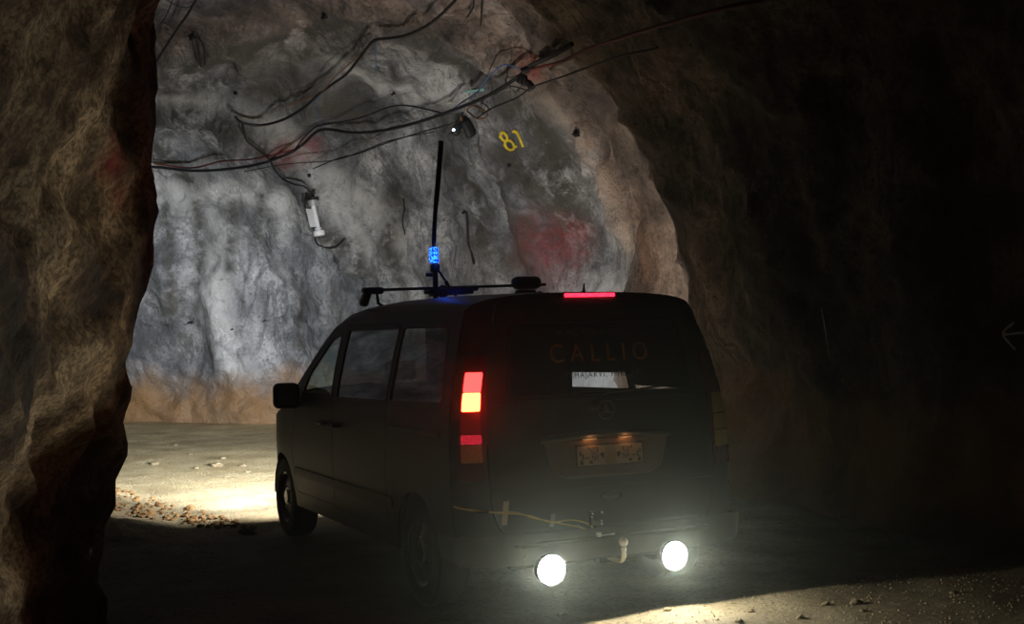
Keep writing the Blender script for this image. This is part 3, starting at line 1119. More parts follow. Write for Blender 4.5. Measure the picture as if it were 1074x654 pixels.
# handle pocket
bm = bmesh.new(); lathe(bm, [(.0, 0), (.06, .0), (.068, .008), (.074, .004), (.076, -.004)], (0, 0, 0), (0, -1, 0), 28)
for v in bm.verts:
    v.co = Vector((v.co.x*.98+.01, v.co.y+rear_y(0, .685)-.004, v.co.z*.38+.685))
obj('tailgate_handle', bm, MT['plastic'], van)

# tail lamps
OWR = Vector((0, -1, 0))
for sg in (-1, 1):
    def poly(z0, z1, ins=0.0):
        def xi(z): return .775 - .10*max(0, (z-1.25))/.3*0.6
        def xo(z): return rx(z)*.962
        q = [(sg*(xi(z0)+ins), z0), (sg*(xo(z0)-ins), z0)]
        n = 4
        for k in range(1, n): 
            z = z0+(z1-z0)*k/n; q.append((sg*(xo(z)-ins), z))
        q += [(sg*(xo(z1)-ins), z1), (sg*(xi(z1)+ins), z1)]
        return q
    bm = bmesh.new()
    patch(bm, offset(rear_surf, .008, OWR), rpoly(poly(.82, 1.53), .02, 3), [], .02, .03, OWR)
    tl = obj('tail_lamp', bm, MT['red_dark'], van, 50)
    if sg < 0:
        segs = [('brake_lens', 1.215, 1.32, 'brake_hot'), ('brake_lens', 1.323, 1.435, 'brake'), ('tail_lens', 1.085, 1.205, 'red_lens'), ('tail_lens', 1.03, 1.083, 'tail_pink'), ('reversing_lens', .925, 1.025, 'amber'), ('reflector_lens', .84, .915, 'red_dark')]
    else:
        segs = [('brake_lens', 1.26, 1.44, 'red_dark'), ('turn_lens', 1.13, 1.255, 'amber'), ('tail_lens', 1.03, 1.125, 'amber'), ('reversing_lens', .925, 1.025, 'amber'), ('reflector_lens', .84, .915, 'red_dark')]
    for nm, z0, z1, mm in segs:
        bm = bmesh.new()
        patch(bm, offset(rear_surf, .013, OWR), rpoly(poly(z0, z1, .012), .008, 2), [], .008, .02, OWR)
        o = obj(nm, bm, MT[mm], tl, 50)
        if nm == 'brake_lens' and sg < 0: o['label'] = 'lit red brake lens'
        if mm == 'tail_pink': o['label'] = 'faintly lit pink red lens'
        if mm == 'amber': o['label'] = 'dull amber clear lens'
# third brake light
bm = bmesh.new()
y0 = rear_y(0, 1.87)
box(bm, (0, y0+.02, 1.878), (.37, .06, .036), None, .01, 2)
tb = obj('high_brake_lamp', bm, MT['plastic'], van)
bm = bmesh.new()
box(bm, (0, y0-.011, 1.877), (.345, .012, .022), None, .004, 2)
obj('lit_lens', bm, MT['third'], tb)
bm = bmesh.new(); lathe(bm, [(.03, 0), (.028, .012), (.01, .02), (.006, .05), (.005, .07), (0, .072)], (.33, .9, 1.905), (0, -.2, 1), 16)
obj('roof_antenna', bm, MT['plastic'], van)


# lettering on the rear window
def text_mesh(txt, size, x, z, m, name, spacing=1.0, fit=None):
    cu = bpy.data.curves.new(name, 'FONT')
    cu.body = txt; cu.size = size; cu.align_x = 'CENTER'; cu.align_y = 'CENTER'
    cu.space_character = spacing
    to = bpy.data.objects.new(name, cu)
    COL.objects.link(to)
    dg = bpy.context.evaluated_depsgraph_get()
    me = bpy.data.meshes.new_from_object(to.evaluated_get(dg))
    bpy.data.objects.remove(to)
    bm = bmesh.new(); bm.from_mesh(me); bpy.data.meshes.remove(me)
    xs_ = [v.co.x for v in bm.verts]; w = max(xs_)-min(xs_)
    k = fit/w if fit else 1
    for v in bm.verts:
        xx = x+v.co.x*k; zz = z+v.co.y
        v.co = Vector((xx, rear_y(xx, zz)-.0065, zz))
    g = bmesh.ops.extrude_face_region(bm, geom=bm.faces[:])
    for v in g['geom']:
        if isinstance(v, bmesh.types.BMVert): v.co.y -= .0012
    return obj(name, bm, m, rwin)


text_mesh('CALLIO', .155, 0, 1.525, MT['orange_letter'], 'large_lettering', 1.55, .66)
text_mesh('MINE FOR BUSINESS', .045, 0, 1.65, MT['grey_letter'], 'upper_lettering', 1.3, .53)
text_mesh('PYHÄJÄRVI, FINLAND', .050, .02, 1.40, MT['grey_letter'], 'lower_lettering', 1.3, .53)

# rear bumper, wraps round to the wheels
bm = bmesh.new()
bp = rpoly([(-.925, .36), (-.70, .34), (.70, .34), (.925, .36), (.93, .50), (-.93, .50)], [.02, .05, .05, .02, .03, .03], 3)
patch(bm, offset(rear_surf, .045, OWR), bp, [], .05, .05, OWR)
for sg in (-1, 1):
    patch(bm, offset(side_surf(sg), .012, Vector((sg, 0, 0))), [(.13, .36), (.39, .36), (.41, .50), (.13, .50)], [], .04, .05, Vector((sg, 0, 0)))
rb = obj('rear_bumper', bm, MT['bumper'], van, 40)
bm = bmesh.new(); box(bm, (0, -.035, .455), (1.30, .035, .022), None, .008, 2); obj('bumper_step', bm, MT['bumper'], rb)
# tow bar
bm = bmesh.new(); box(bm, (0, .12, .325), (1.25, .05, .055), None, .008, 2)
box(bm, (0, .10, .325), (.12, .09, .08), None, .01, 2)
tw = obj('tow_bar', bm, MT['bar'], van)
bm = bmesh.new()
tube(bm, spline([(-.0, .10, .325), (0, .03, .318), (0, -.05, .315), (0, -.10, .325), (0, -.125, .355), (0, -.125, .40)], 6), .016, 12)
lathe(bm, [(.0, -.028), (.015, -.025), (.024, -.014), (.028, 0), (.024, .014), (.015, .024), (0, .028)], (0, -.125, .432), (0, 0, 1), 20)
obj('tow_ball', bm, MT['cream'], tw)
# work lamps below the bumper
for x in (-.455, .365):
    bm = bmesh.new()
    lathe(bm, [(0, .075), (.055, .07), (.080, .045), (.088, .0), (.092, -.024), (.087, -.026), (.085, -.010), (0, -.010)], (x, -.075, .312), (0, 1, 0), 28)
    tube(bm, [(x, -.03, .32), (x, .03, .33), (x, .12, .33)], .016, 8)
    wl = obj('work_lamp', bm, MT['bar'], van)
    bm = bmesh.new(); lathe(bm, [(.084, 0), (.08, -.010), (.05, -.018), (0, -.021)], (x, -.079, .312), (0, 1, 0), 28)
    obj('lit_lens', bm, MT['lens'], wl)
    ld = bpy.data.lights.new('work_light', 'SPOT')
    ld.energy = 40; ld.color = (1, .98, .82); ld.shadow_soft_size = .05; ld.spot_size = math.radians(179); ld.spot_blend = .06
    lo = bpy.data.objects.new('work_light', ld); COL.objects.link(lo); lo.parent = van
    lo.location = (x, -.125, .31)
    lo.rotation_euler = Vector((0, -1, -.15)).to_track_quat('-Z', 'Y').to_euler()

sd_ = bpy.data.lights.new('added_rock_fill', 'SPOT')  # added spot that lights only the left rock, no separate lamp there
sd_.energy = 98; sd_.color = (1, .90, .68); sd_.shadow_soft_size = .02; sd_.spot_size = math.radians(56); sd_.spot_blend = .45
so_ = bpy.data.objects.new('added_rock_fill', sd_); COL.objects.link(so_); so_.parent = van
so_.location = (-.50, -.17, .33); so_.rotation_euler = Vector((-.90, -.40, .42)).to_track_quat('-Z', 'Y').to_euler()

# cable taped across the tailgate, connector box and camera bracket
def rp(px, py, off=.012):
    p = hit_plane(px, py, 1, .05)
    for _ in range(4):
        p = hit_plane(px, py, 1, rear_y(max(-.93, min(.93, p.x)), p.z)-off)
    return p


for k, wl_ in enumerate([[(476, 531), (487, 534), (510, 537), (540, 537), (560, 543), (590, 549), (610, 553), (630, 560)],
                         [(482, 533), (500, 535), (530, 538), (553, 540), (578, 547), (600, 545), (617, 549), (622, 554)]]):
    bm = bmesh.new()
    tube(bm, spline([rp(x, y, .014+.004*k) for x, y in wl_], 5), .0042, 6)
    obj('taped_cable', bm, MT['yellow_wire'], van)
for (x0, y0, x1, y1, w_, mm) in ((530, 525, 528, 550, .033, 'tape'), (579, 538, 577, 552, .028, 'clear_tape'), (604, 550, 607, 553, .02, 'clear_tape')):
    a = rp(x0, y0, 0); b = rp(x1, y1, 0)
    bm = bmesh.new()
    patch(bm, offset(rear_surf, .020, OWR), [(a.x-w_/2, a.z), (a.x+w_/2, a.z), (b.x+w_/2, b.z), (b.x-w_/2, b.z)], [], .003, .03, OWR)
    obj('tape_strip', bm, MT[mm], van)
c = rp(505, 541, .02)
bm = bmesh.new(); box(bm, c, (.085, .03, .05), None, .006, 2); obj('connector_box', bm, MT['plastic'], van)
c = rp(624, 543, .03)
bm = bmesh.new()
box(bm, c, (.075, .045, .085), None, .012, 2)
lathe(bm, [(.026, 0), (.026, .02), (.018, .022), (0, .022)], c+Vector((0, -.022, .01)), (0, -1, 0), 18)
tube(bm, [c+Vector((.0, 0, -.04)), c+Vector((.008, -.01, -.085))], .008, 6)
dv = obj('rear_camera', bm, MT['plastic'], van)
for dx_, dz_, s_ in ((-.028, .03, .006), (.034, .034, .008), (-.033, .012, .005), (.03, -.015, .006), (.03, -.033, .008)):
    bm = bmesh.new(); lathe(bm, [(s_, 0), (s_*.9, .004), (0, .006)], c+Vector((dx_, -.024, dz_)), (0, -1, 0), 10)
    obj('screw', bm, MT['galv'], dv)
c = rp(632, 562, .04)
bm = bmesh.new()
box(bm, c+Vector((-.028, 0, .008)), (.036, .03, .035), None, .006, 2)
box(bm, c+Vector((.035, 0, 0)), (.09, .022, .022), Matrix.Rotation(-.04, 3, 'Y'), .004, 2)
obj('white_bracket', bm, MT['white_plastic'], van)
bm = bmesh.new(); tube(bm, [(-.60, -.05, .44), (-.61, -.055, .40), (-.605, -.05, .375)], .006, 6); obj('bumper_hook', bm, MT['cream'], van)

# interior
bm = bmesh.new(); box(bm, (0, 2.3, .40), (1.62, 4.2, .05), None, .01, 1); obj('floor_pan', bm, MT['plastic'], van)
bm = bmesh.new(); box(bm, (0, 3.62, .92), (1.55, .42, .36), None, .06, 3); dash = obj('dashboard', bm, MT['plastic'], van)
bm = bmesh.new()
wc = Vector((-.42, 3.25, 1.05)); a1 = Vector((1, 0, 0)); a2 = Vector((0, .45, .9)).normalized()
tube(bm, [wc+(a1*math.cos(2*PI*k/24)+a2*math.sin(2*PI*k/24))*.18 for k in range(25)], .014, 8, False)
tube(bm, [wc-a1*.18, wc+a1*.18], .012, 6); tube(bm, [wc, wc+Vector((0, .25, -.15))], .02, 6)
obj('steering_wheel', bm, MT['plastic'], van)
for (x, y) in ((-.42, 2.72), (.42, 2.72), (-.45, 1.55), (.05, 1.55)):
    bm = bmesh.new(); box(bm, (x, y, .72), (.48, .50, .14), None, .045, 3); box(bm, (x, y, .53), (.34, .36, .24), None, .01, 1)
    st = obj('seat', bm, MT['fabric'], van)
    bm = bmesh.new(); box(bm, (x, y-.27, 1.02), (.46, .12, .58), Matrix.Rotation(-.0, 3, 'X'), .045, 3); obj('backrest', bm, MT['fabric'], st)
    bm = bmesh.new(); box(bm, (x, y-.28, 1.40), (.24, .09, .15), None, .035, 3)
    tube(bm, [(x-.06, y-.28, 1.28), (x-.06, y-.28, 1.36)], .006, 6); tube(bm, [(x+.06, y-.28, 1.28), (x+.06, y-.28, 1.36)], .006, 6)
    obj('headrest', bm, MT['fabric'], st)

bm = bmesh.new(); box(bm, (-.31, .86, 1.09), (.96, .18, 1.30), None, .02, 2)  # added box that hides the lit windscreen from the rear window
for k in range(3): box(bm, (-.31, .765, .68+k*.38), (.90, .014, .34), None, .004, 1)
obj('added_view_block', bm, MT['fabric'], van)

# roof bar, feet, mast, beacon, low light bar
def roof_z(x, y):
    return strip(x/side_w(y, sil_z(y)), sil_s(y)).z


BY = 2.30
bm = bmesh.new(); box(bm, (.02, BY, 2.015), (1.46, .034, .022), Matrix.Rotation(-.022, 3, 'Y'), .008, 2)
rbar = obj('roof_bar', bm, MT['bar'], van)
for x, big in ((-.64, 0), (.60, 1)):
    z0 = roof_z(x, BY)
    bm = bmesh.new()
    sx_ = 1 if x > 0 else -1
    if big:
        box(bm, (x-.02, BY, 2.045), (.24, .12, .10), None, .048, 4)
        box(bm, (x-.03, BY, z0+.055), (.16, .09, .10), None, .02, 2)
        box(bm, (x+.10, BY, z0+.03), (.10, .10, .10), Matrix.Rotation(.5, 3, 'Y'), .02, 2)
    else:
        box(bm, (x-.03, BY, 1.995), (.16, .08, .05), None, .02, 3)
        box(bm, (x-.085, BY, z0+.065), (.055, .08, .13), Matrix.Rotation(.35, 3, 'Y'), .015, 2)
        tube(bm, [(x+.0, BY, 1.99), (x+.01, BY, z0+.02), (x+.05, BY, z0+.0)], .012, 8)
    obj('bar_foot', bm, MT['bar'], rbar)
bm = bmesh.new(); tube(bm, [(-.175, BY, 1.93), (-.175, BY, 2.20)], .021, 12)
lathe(bm, [(.0, -.05), (.04, -.045), (.05, 0), (.035, .03), (.0, .035)], (-.115, BY, 1.985), (0, -1, 0), 16)
lathe(bm, [(.033, 0), (.036, .01), (.036, .05), (.03, .06), (0, .06)], (-.175, BY, 2.13), (0, 0, 1), 16)
box(bm, (-.225, BY-.0, 2.11), (.05, .03, .028), None, .006, 2)
mast = obj('beacon_mast', bm, MT['bar'], van)
bm = bmesh.new(); tube(bm, [(-.16, BY, 2.16), (-.10, BY-.02, 2.06), (-.02, BY-.06, 1.925)], .009, 8); tube(bm, [(-.10, BY-.02, 2.06), (-.085, BY-.02, 2.03)], .016, 8)
obj('mast_brace', bm, MT['bar'], mast)
bm = bmesh.new(); lathe(bm, [(.030, 0), (.036, .01), (.036, .10), (.030, .115), (0, .12)], (-.182, BY, 2.20), (0, 0, 1), 20)
o = obj('beacon_lens', bm, MT['blue'], mast); o['label'] = 'glowing blue beacon'
bm = bmesh.new(); tube(bm, spline([(-.182, BY, 2.32), (-.165, BY, 2.55), (-.135, BY, 2.80), (-.10, BY, 3.12)], 4), [.012]*1+[.017]*5+[.020]*7, 10)
obj('whip_pole', bm, MT['bar'], mast)
bm = bmesh.new(); box(bm, (-.335, 1.60, roof_z(-.33, 1.6)+.045), (.37, .12, .03), Matrix.Rotation(-.05, 3, 'Y'), .010, 2)
lb = obj('low_light_bar', bm, MT['plastic'], van)
bm = bmesh.new(); box(bm, (-.335, 1.60, roof_z(-.33, 1.6)+.022), (.30, .10, .020), Matrix.Rotation(-.05, 3, 'Y'), .004, 2)
obj('light_strip', bm, MT['bar'], lb)
def lamp(kind, name, loc, e, col, size=.03, parent=None, aim=None, spot=None, blend=.2):
    ld = bpy.data.lights.new(name, kind); ld.energy = e; ld.color = col
    if kind == 'AREA': ld.size = size
    else: ld.shadow_soft_size = size
    if spot: ld.spot_size = math.radians(spot); ld.spot_blend = blend
    lo = bpy.data.objects.new(name, ld); COL.objects.link(lo); lo.location = loc
    if parent: lo.parent = parent
    if aim: lo.rotation_euler = Vector(aim).to_track_quat('-Z', 'Y').to_euler()
    return lo


lamp('POINT', 'beacon_light', (-.182, BY-.09, 2.26), .8, (.02, .12, 1), .03, van)
lamp('POINT', 'roof_blue_light', (-.30, 1.46, 1.935), .12, (.02, .06, 1), .01, van)
# brake lamp glow and headlamps
lamp('POINT', 'brake_light_glow', (-.84, -.03, 1.28), .6, (1, .03, .02), .05, van)
for sg in (-1, 1):
    if sg > 0: lamp('SPOT', 'headlamp_side_spill', (sg*.62, 4.84, .72), 330, (1, .86, .72), .05, van, (.15, 1, .05), 179.5, .08)
    lamp('SPOT', 'headlamp_beam', (sg*.62, 4.84, .72), 235, (.68, .84, 1.0), .05, van, (0, 1, .08), 174, 1)
    lamp('SPOT', 'headlamp_main_beam', (sg*.62, 4.84, .72), 1900, (.86, .93, 1.0), .05, van, (-.12, 1, -.07), 72, 1)
    lamp('SPOT', 'headlamp_low_beam', (sg*.62, 4.84, .72), 170, (1.0, .97, .86), .05, van, (-.05, 1, -.35), 150, .9)

# ------------------------------------------------------------------ cables under the roof
def cable_px(name, pts, r, m, label, back=.25, group=None, par=None):
    P = []
    for p in pts:
        h = wall_hit(p[0], p[1], 0, p[0] < 220)
        P.append((h-CAM).length)
    # keep the cable just in front of the nearest rock around it, so the run stays smooth
    D = []
    for i in range(len(P)):
        w = P[max(0, i-1):i+2]
        D.append(.5*min(w)+.5*P[i])
    W = [CAM+ray(*p)*(d-back) for p, d in zip(pts, D)]
    S = spline(W, 7)
    out = []
    for q in S:
        d = (q-CAM); l = d.length; d.normalize()
        h = first_hit(d, (q-CAM).dot(R_) < -.2*(q-CAM).dot(fwd))
        if h[0] is not None:
            l = min(l, (h[0]-CAM).length-r-.02)
        out.append(CAM+d*l)
    bm = bmesh.new()
    tube(bm, out, r, 7)
    o = obj(name, bm, MT[m])
    if label: tag(o, label, 'cable', group)
    return o


cable_px('cable', [(150, 176), (163, 175), (208, 179), (262, 174), (300, 162), (318, 151), (337, 136), (370, 139), (400, 137), (435, 129), (471, 117), (506, 103), (534, 87), (556, 71)], .022, 'cable', 'thick black cable sagging across the tunnel above the van')
cable_px('cable', [(556, 69), (580, 58), (600, 46)], .026, 'cable', 'short thick cable end rising right from the bundle of plugs')
cable_px('cable', [(556, 73), (590, 64), (620, 50), (660, 37), (710, 22), (762, 8), (800, 0)], .017, 'red_cable', 'dark red cable running from the plugs up into the darkness at right')
cable_px('cable', [(161, 171), (200, 176), (232, 169), (262, 167), (292, 161), (312, 156)], .013, 'red_cable', 'reddish thinner cable over the left back wall beside the rock edge')
cable_px('cable', [(308, 158), (320, 143), (330, 134), (338, 131), (376, 124), (409, 112), (430, 111), (462, 118)], .011, 'cable', 'thin cable looping just above the thick sagging one')
cable_px('cable', [(246, 122), (255, 129), (275, 131), (298, 125), (320, 112), (335, 98), (352, 86), (364, 77), (378, 60), (392, 43), (410, 40), (426, 37), (446, 28), (462, 16), (478, 0)], .019, 'cable', 'thick black cable climbing from the left wall to the roof at top centre')
cable_px('cable', [(302, 111), (325, 102), (337, 96), (352, 80), (372, 62), (390, 45)], .008, 'brown_cable', 'thin brown wire beside the cable that climbs to the top centre')
cable_px('cable', [(328, 177), (355, 166), (376, 161), (405, 150), (440, 139), (462, 133), (478, 128)], .009, 'cable', 'thin wire below the thick sagging cable, ending at the wall lamp')
cable_px('cable', [(256, 180), (300, 172), (350, 168), (378, 159), (410, 147), (455, 138)], .007, 'cable', 'thinnest wire low across the lit back wall')
cable_px('cable', [(254, 130), (258, 146), (268, 155), (281, 166), (288, 178), (296, 187), (308, 193), (320, 196), (329, 206)], .014, 'cable', 'black cable dropping down the left back wall to the tube lamp')
cable_px('cable', [(500, 124), (517, 113), (541, 103), (559, 91), (591, 80), (626, 67), (655, 58), (690, 50)], .010, 'cable', 'thin wire running right and up below the bundle of plugs')
cable_px('cable', [(470, 118), (485, 107), (500, 97), (508, 86), (517, 76), (529, 68), (540, 70), (552, 74)], .009, 'blue_cable', 'bluish wire arching up to the bundle of plugs')
cable_px('cable', [(533, 68), (532, 78), (531, 88), (545, 92), (556, 96)], .007, 'cable', 'short wire hanging in a hook left of the plugs')
cable_px('cable', [(208, -6), (200, 10), (185, 32), (170, 55), (157, 76)], .016, 'cable', 'straight black cable crossing the top left corner of the tunnel')
cable_px('cable', [(182, -4), (175, 15), (162, 34), (152, 52)], .008, 'cable', 'thin wire at the very top left beside the rock pillar')
cable_px('cable', [(170, -4), (182, 4), (196, 8), (206, 2)], .007, 'cable', 'thin cross wire at the very top left')
cable_px('cable', [(497, 0), (496, 8), (490, 18)], .010, 'cable', 'short wire hanging from the roof at top centre', .12)
cable_px('cable', [(505, -4), (505, 10), (504, 27)], .009, 'cable', 'straight wire hanging from the roof, right of another at top centre', .12)
cable_px('cable', [(203, 38), (206, 44), (208, 56), (211, 70)], .012, 'cable', 'left strand of the cable loop hanging from the roof at upper left', .15)
cable_px('cable', [(203, 38), (210, 42), (214, 52), (215, 68)], .012, 'cable', 'right strand of the cable loop hanging from the roof at upper left', .15)
cable_px('cable', [(423, 208), (424, 220), (422, 232), (425, 246)], .010, 'cable', 'thin dark wire hanging on the wall left of the whip pole', .06)
cable_px('cable', [(489, 222), (490, 236), (491, 254), (494, 264), (497, 277)], .016, 'cable', 'dark cable end hanging on the wall right of the whip pole', .06)
cable_px('cable', [(394, 45), (394, 58), (395, 74)], .006, 'blue_cable', 'thin blue tie hanging from the cable at top centre left', .2)
cable_px('cable', [(336, 100), (330, 110), (334, 122), (337, 131)], .006, 'blue_cable', 'thin blue tie linking the climbing cable to the sagging one', .2)
cable_px('cable', [(330, 248), (333, 256), (345, 260), (354, 258), (362, 250)], .012, 'cable', 'black cable curling away below the tube lamp', .06)
cable_px('cable', [(498, 112), (505, 114), (511, 119), (508, 124), (500, 124), (494, 120), (490, 115), (496, 111), (504, 113)], .012, 'brown_cable', 'brown coil of wire hung above the wall lamp', .12)


def wall_frame(px, py, back=.05):
    h = wall_hit(px, py)
    d = ray(px, py)
    hn = bvh.ray_cast(CAM, d)
    n = hn[1]
    if n.dot(d) > 0: n = -n
    return h-d*back, n


# tube lamp on the left back wall (dark when photographed, caught by the headlamps)
def scr(p, dx_, dy_):
    """move a 3-D point by dx,dy photo pixels at its own distance"""
    l = (p-CAM).dot(fwd)
    return p + R_*(dx_*l/FOC) - U_*(dy_*l/FOC)


c, n = wall_frame(330, 228, .35)
tlp = empty('tube_lamp', c, 'white tube lamp hanging on the left back wall under a cable', 'lamp')
def local(o, bm):
    for v in bm.verts: v.co -= o.location
    return bm
bm = bmesh.new(); tube(bm, [scr(c, -1.5, -12), scr(c, 4.5, 14)], .035, 14); obj('tube', local(tlp, bm), MT['white_plastic'], tlp)
bm = bmesh.new(); tube(bm, [scr(c, 3.5, 11), scr(c, 4.2, 15)], .055, 12); tube(bm, [scr(c, 4.2, 14), scr(c, 5.2, 19)], .085, 12); obj('bottom_cap', local(tlp, bm), MT['white_plastic'], tlp)
bm = bmesh.new(); tube(bm, [scr(c, -2.2, -18), scr(c, -1.4, -12)], .075, 12); obj('top_cap', local(tlp, bm), MT['galv'], tlp)
a = scr(c, -5.5, -9); b = scr(c, -1.0, 10)
bm = bmesh.new()
w_ = R_*.05; n_ = fwd*.02
q = [a-w_, a+w_, b+w_, b-w_]
v1 = [bm.verts.new(p-n_) for p in q]; v2 = [bm.verts.new(p+n_) for p in q]
bm.faces.new(v1); bm.faces.new(v2[::-1])
for k in range(4): bm.faces.new((v1[k], v2[k], v2[(k+1) % 4], v1[(k+1) % 4]))
obj('reflector_plate', local(tlp, bm), MT['galv'], tlp)
bm = bmesh.new(); box(bm, scr(c, -7, -14), (.09, .06, .13), None, .01, 2); box(bm, scr(c, 0, -20), (.12, .06, .06), None, .01, 2); obj('junction_box', local(tlp, bm), MT['plastic'], tlp)

# small lamp cluster on the wall above the whip pole
c, n = wall_frame(483, 137, .25)
wlm = empty('wall_lamp', c, 'small dark lamp with a white point of light above the whip pole', 'lamp')
bm = bmesh.new(); box(bm, scr(c, -4, -1), (.10, .10, .16), Matrix.Rotation(.3, 3, 'Y'), .03, 3); tube(bm, [scr(c, -6, -8), scr(c, 0, -14), scr(c, 3, -20)], .012, 6); obj('lamp_body', local(wlm, bm), MT['plastic'], wlm)
bm = bmesh.new(); lathe(bm, [(.016, 0), (.013, .008), (0, .012)], scr(c, -7, 0)-fwd*.08, -fwd, 14); obj('lit_bulb', local(wlm, bm), MT['led'], wlm)
c2 = scr(c, 8, -2)
pg = empty('floodlight', c2, 'black floodlight hanging beside the small lit wall lamp', 'lamp')
bm = bmesh.new(); box(bm, c2, (.13, .12, .24), Matrix.Rotation(-.45, 3, 'Y'), .04, 3); obj('housing', local(pg, bm), MT['plastic'], pg)
bm = bmesh.new(); tube(bm, [scr(c2, -6, -8), scr(c2, -8, -13)], .02, 8); obj('bracket', local(pg, bm), MT['brown_cable'], pg)
# plugs
for k, (px, py, ang_) in enumerate(((546, 82, .3), (550, 84, -.1), (556, 89, -.6), (552, 73, 1.2))):
    h = CAM+ray(px, py)*((wall_hit(px, py)-CAM).length*.975-.22)
    rr = Matrix.Rotation(ang_, 3, Vector(fwd))
    bm = bmesh.new()
    ax_ = rr @ Vector((0, 0, 1))
    lathe(bm, [(.012, .10), (.02, .06), (.038, .04), (.042, -.04), (.03, -.06), (0, -.062)], h, ax_, 12)
    o = obj('cable_plug', bm, MT['cable'])
    tag(o, ['black plug hanging lowest left in the cable bundle', 'middle one of the three black plugs hanging in the cable bundle',
            'rightmost black plug hanging under the cable bundle', 'black plug lying across the knot of the cable bundle'][k], 'plug', 'plugs in the cable bundle')
# rock bolts
for k, (px, py, lab) in enumerate(((605, 140, 'dark rock bolt on the brown edge of the roof arch'), (202, 38, 'dark rock bolt from which a cable loop hangs at upper left'),
                                   (341, 16, 'dark bracket bolted to the roof at the top centre left'), (248, 97, 'small bolt high on the left back wall'),
                                   (414, 97, 'small round bolt on the lit roof at centre'), (324, 184, 'bolt above the tube lamp on the back wall'),
                                   (488, 222, 'bolt on the wall holding a hanging cable end'), (534, 173, 'short bolt low on the wall under the yellow number'))):
    c, n = wall_frame(px, py, .0)
    up_ = n.orthogonal().normalized()
    bo = empty('rock_bolt', c, lab, 'bolt', 'rock bolts in the tunnel')
    bm = bmesh.new()
    rr = n.to_track_quat('Z', 'Y').to_matrix()
    big = .6 if k == 0 else (.6 if k < 3 else .4)
    box(bm, Vector(c)+n*.01, (.13*big, .13*big, .016), rr, .004, 1)
    obj('washer_plate', local(bo, bm), MT['bar'], bo)
    bm = bmesh.new()
    lathe(bm, [(.035*big, 0), (.035*big, .03), (.018, .032), (.018, .12*big), (0, .12*big)], Vector(c)+n*.01, n, 6)
    obj('bolt_head', local(bo, bm), MT['bar'], bo)


# painted marks on the rock, laid on it as thin paint
def paint(name, strokes, width_px, m, label, cat):
    bm = bmesh.new()
    for st_ in strokes:
        S = spline([Vector((p[0], p[1], 0)) for p in st_], 6)
        prev = None
        for i, q in enumerate(S):
            a = S[min(i+1, len(S)-1)]-S[max(i-1, 0)]
            nrm_ = Vector((-a.y, a.x, 0)).normalized()
            row = []
            wpx = width_px*(.85+.3*noise.noise(Vector((q.x*.3, q.y*.3, 2))))
            for k in (-1, -.33, .33, 1):
                x_, y_ = q.x+nrm_.x*k*wpx/2, q.y+nrm_.y*k*wpx/2
                d = ray(x_, y_)
                h = bvh.ray_cast(CAM, d)
                nn_ = h[1] if h[1].dot(d) < 0 else -h[1]
                row.append(bm.verts.new(h[0]+nn_*.012))
            if prev:
                for k in range(3): bm.faces.new((prev[k], prev[k+1], row[k+1], row[k]))
            prev = row
    o = obj(name, bm, m, None, 180, False)
    tag(o, label, cat)
    return o


def z7(pts): return [(460+x/9.34, 110+y/9.34) for x, y in pts]


MT['yellow_paint'] = mat('yellow_spray_paint', (.62, .46, .03), .8, 0, .2, .45, 14)
MT['white_paint'] = mat('white_spray_paint', (.5, .5, .48), .8, 0, .2, .3, 14)
MT['teal_paint'] = mat('pale_teal_paint', (.25, .48, .45), .8, 0, .2, .3, 14)
paint('painted_number', [z7([(605, 290), (625, 268), (652, 280), (672, 312), (668, 345), (640, 345), (615, 322), (603, 295)]),
                         z7([(668, 348), (705, 350), (738, 385), (742, 425), (712, 440), (675, 425), (655, 390), (655, 355)]),
                         z7([(725, 262), (748, 255), (775, 272), (792, 305), (810, 350), (832, 410)]), z7([(775, 405), (755, 408), (742, 420)])], 3.0, MT['yellow_paint'],
      'yellow spray painted number on the rock above the van', 'graffiti')
paint('painted_arrow', [[(1078, 349), (1054, 350)], [(1064, 338), (1053, 350), (1066, 366)]], 3.0, MT['white_paint'], 'faint pale arrow painted on the dark wall at far right', 'graffiti')
paint('painted_mark', [[(489, 97), (496, 95), (508, 94)]], 3.0, MT['teal_paint'], 'small pale teal paint mark on the roof left of the plugs', 'graffiti')
paint('painted_line', [[(862, 322), (866, 345), (870, 372)]], 1.6, MT['white_paint'], 'faint pale upright line on the dark right wall', 'graffiti')


# ------------------------------------------------------------------ stones on the ground
def stone_bm(r, seed, flat_=.6):
    bm = bmesh.new()
    bmesh.ops.create_icosphere(bm, subdivisions=2, radius=r)
    for v in bm.verts:
        n_ = v.co.normalized()
        k = 1+.45*noise.noise(n_*1.7+Vector((seed*3.1, seed, 0)))+.15*noise.noise(n_*5+Vector((seed, 0, 0)))
        v.co = Vector((v.co.x*k*1.2, v.co.y*k*.9, v.co.z*k*flat_))
    return bm


def ground_at(px, py):
    z = 0.0
    p = hit_plane(px, py, 2, z)
    for _ in range(6):
        z = floor_h(p.x, p.y); p = hit_plane(px, py, 2, z)
    p.z = z
    return p


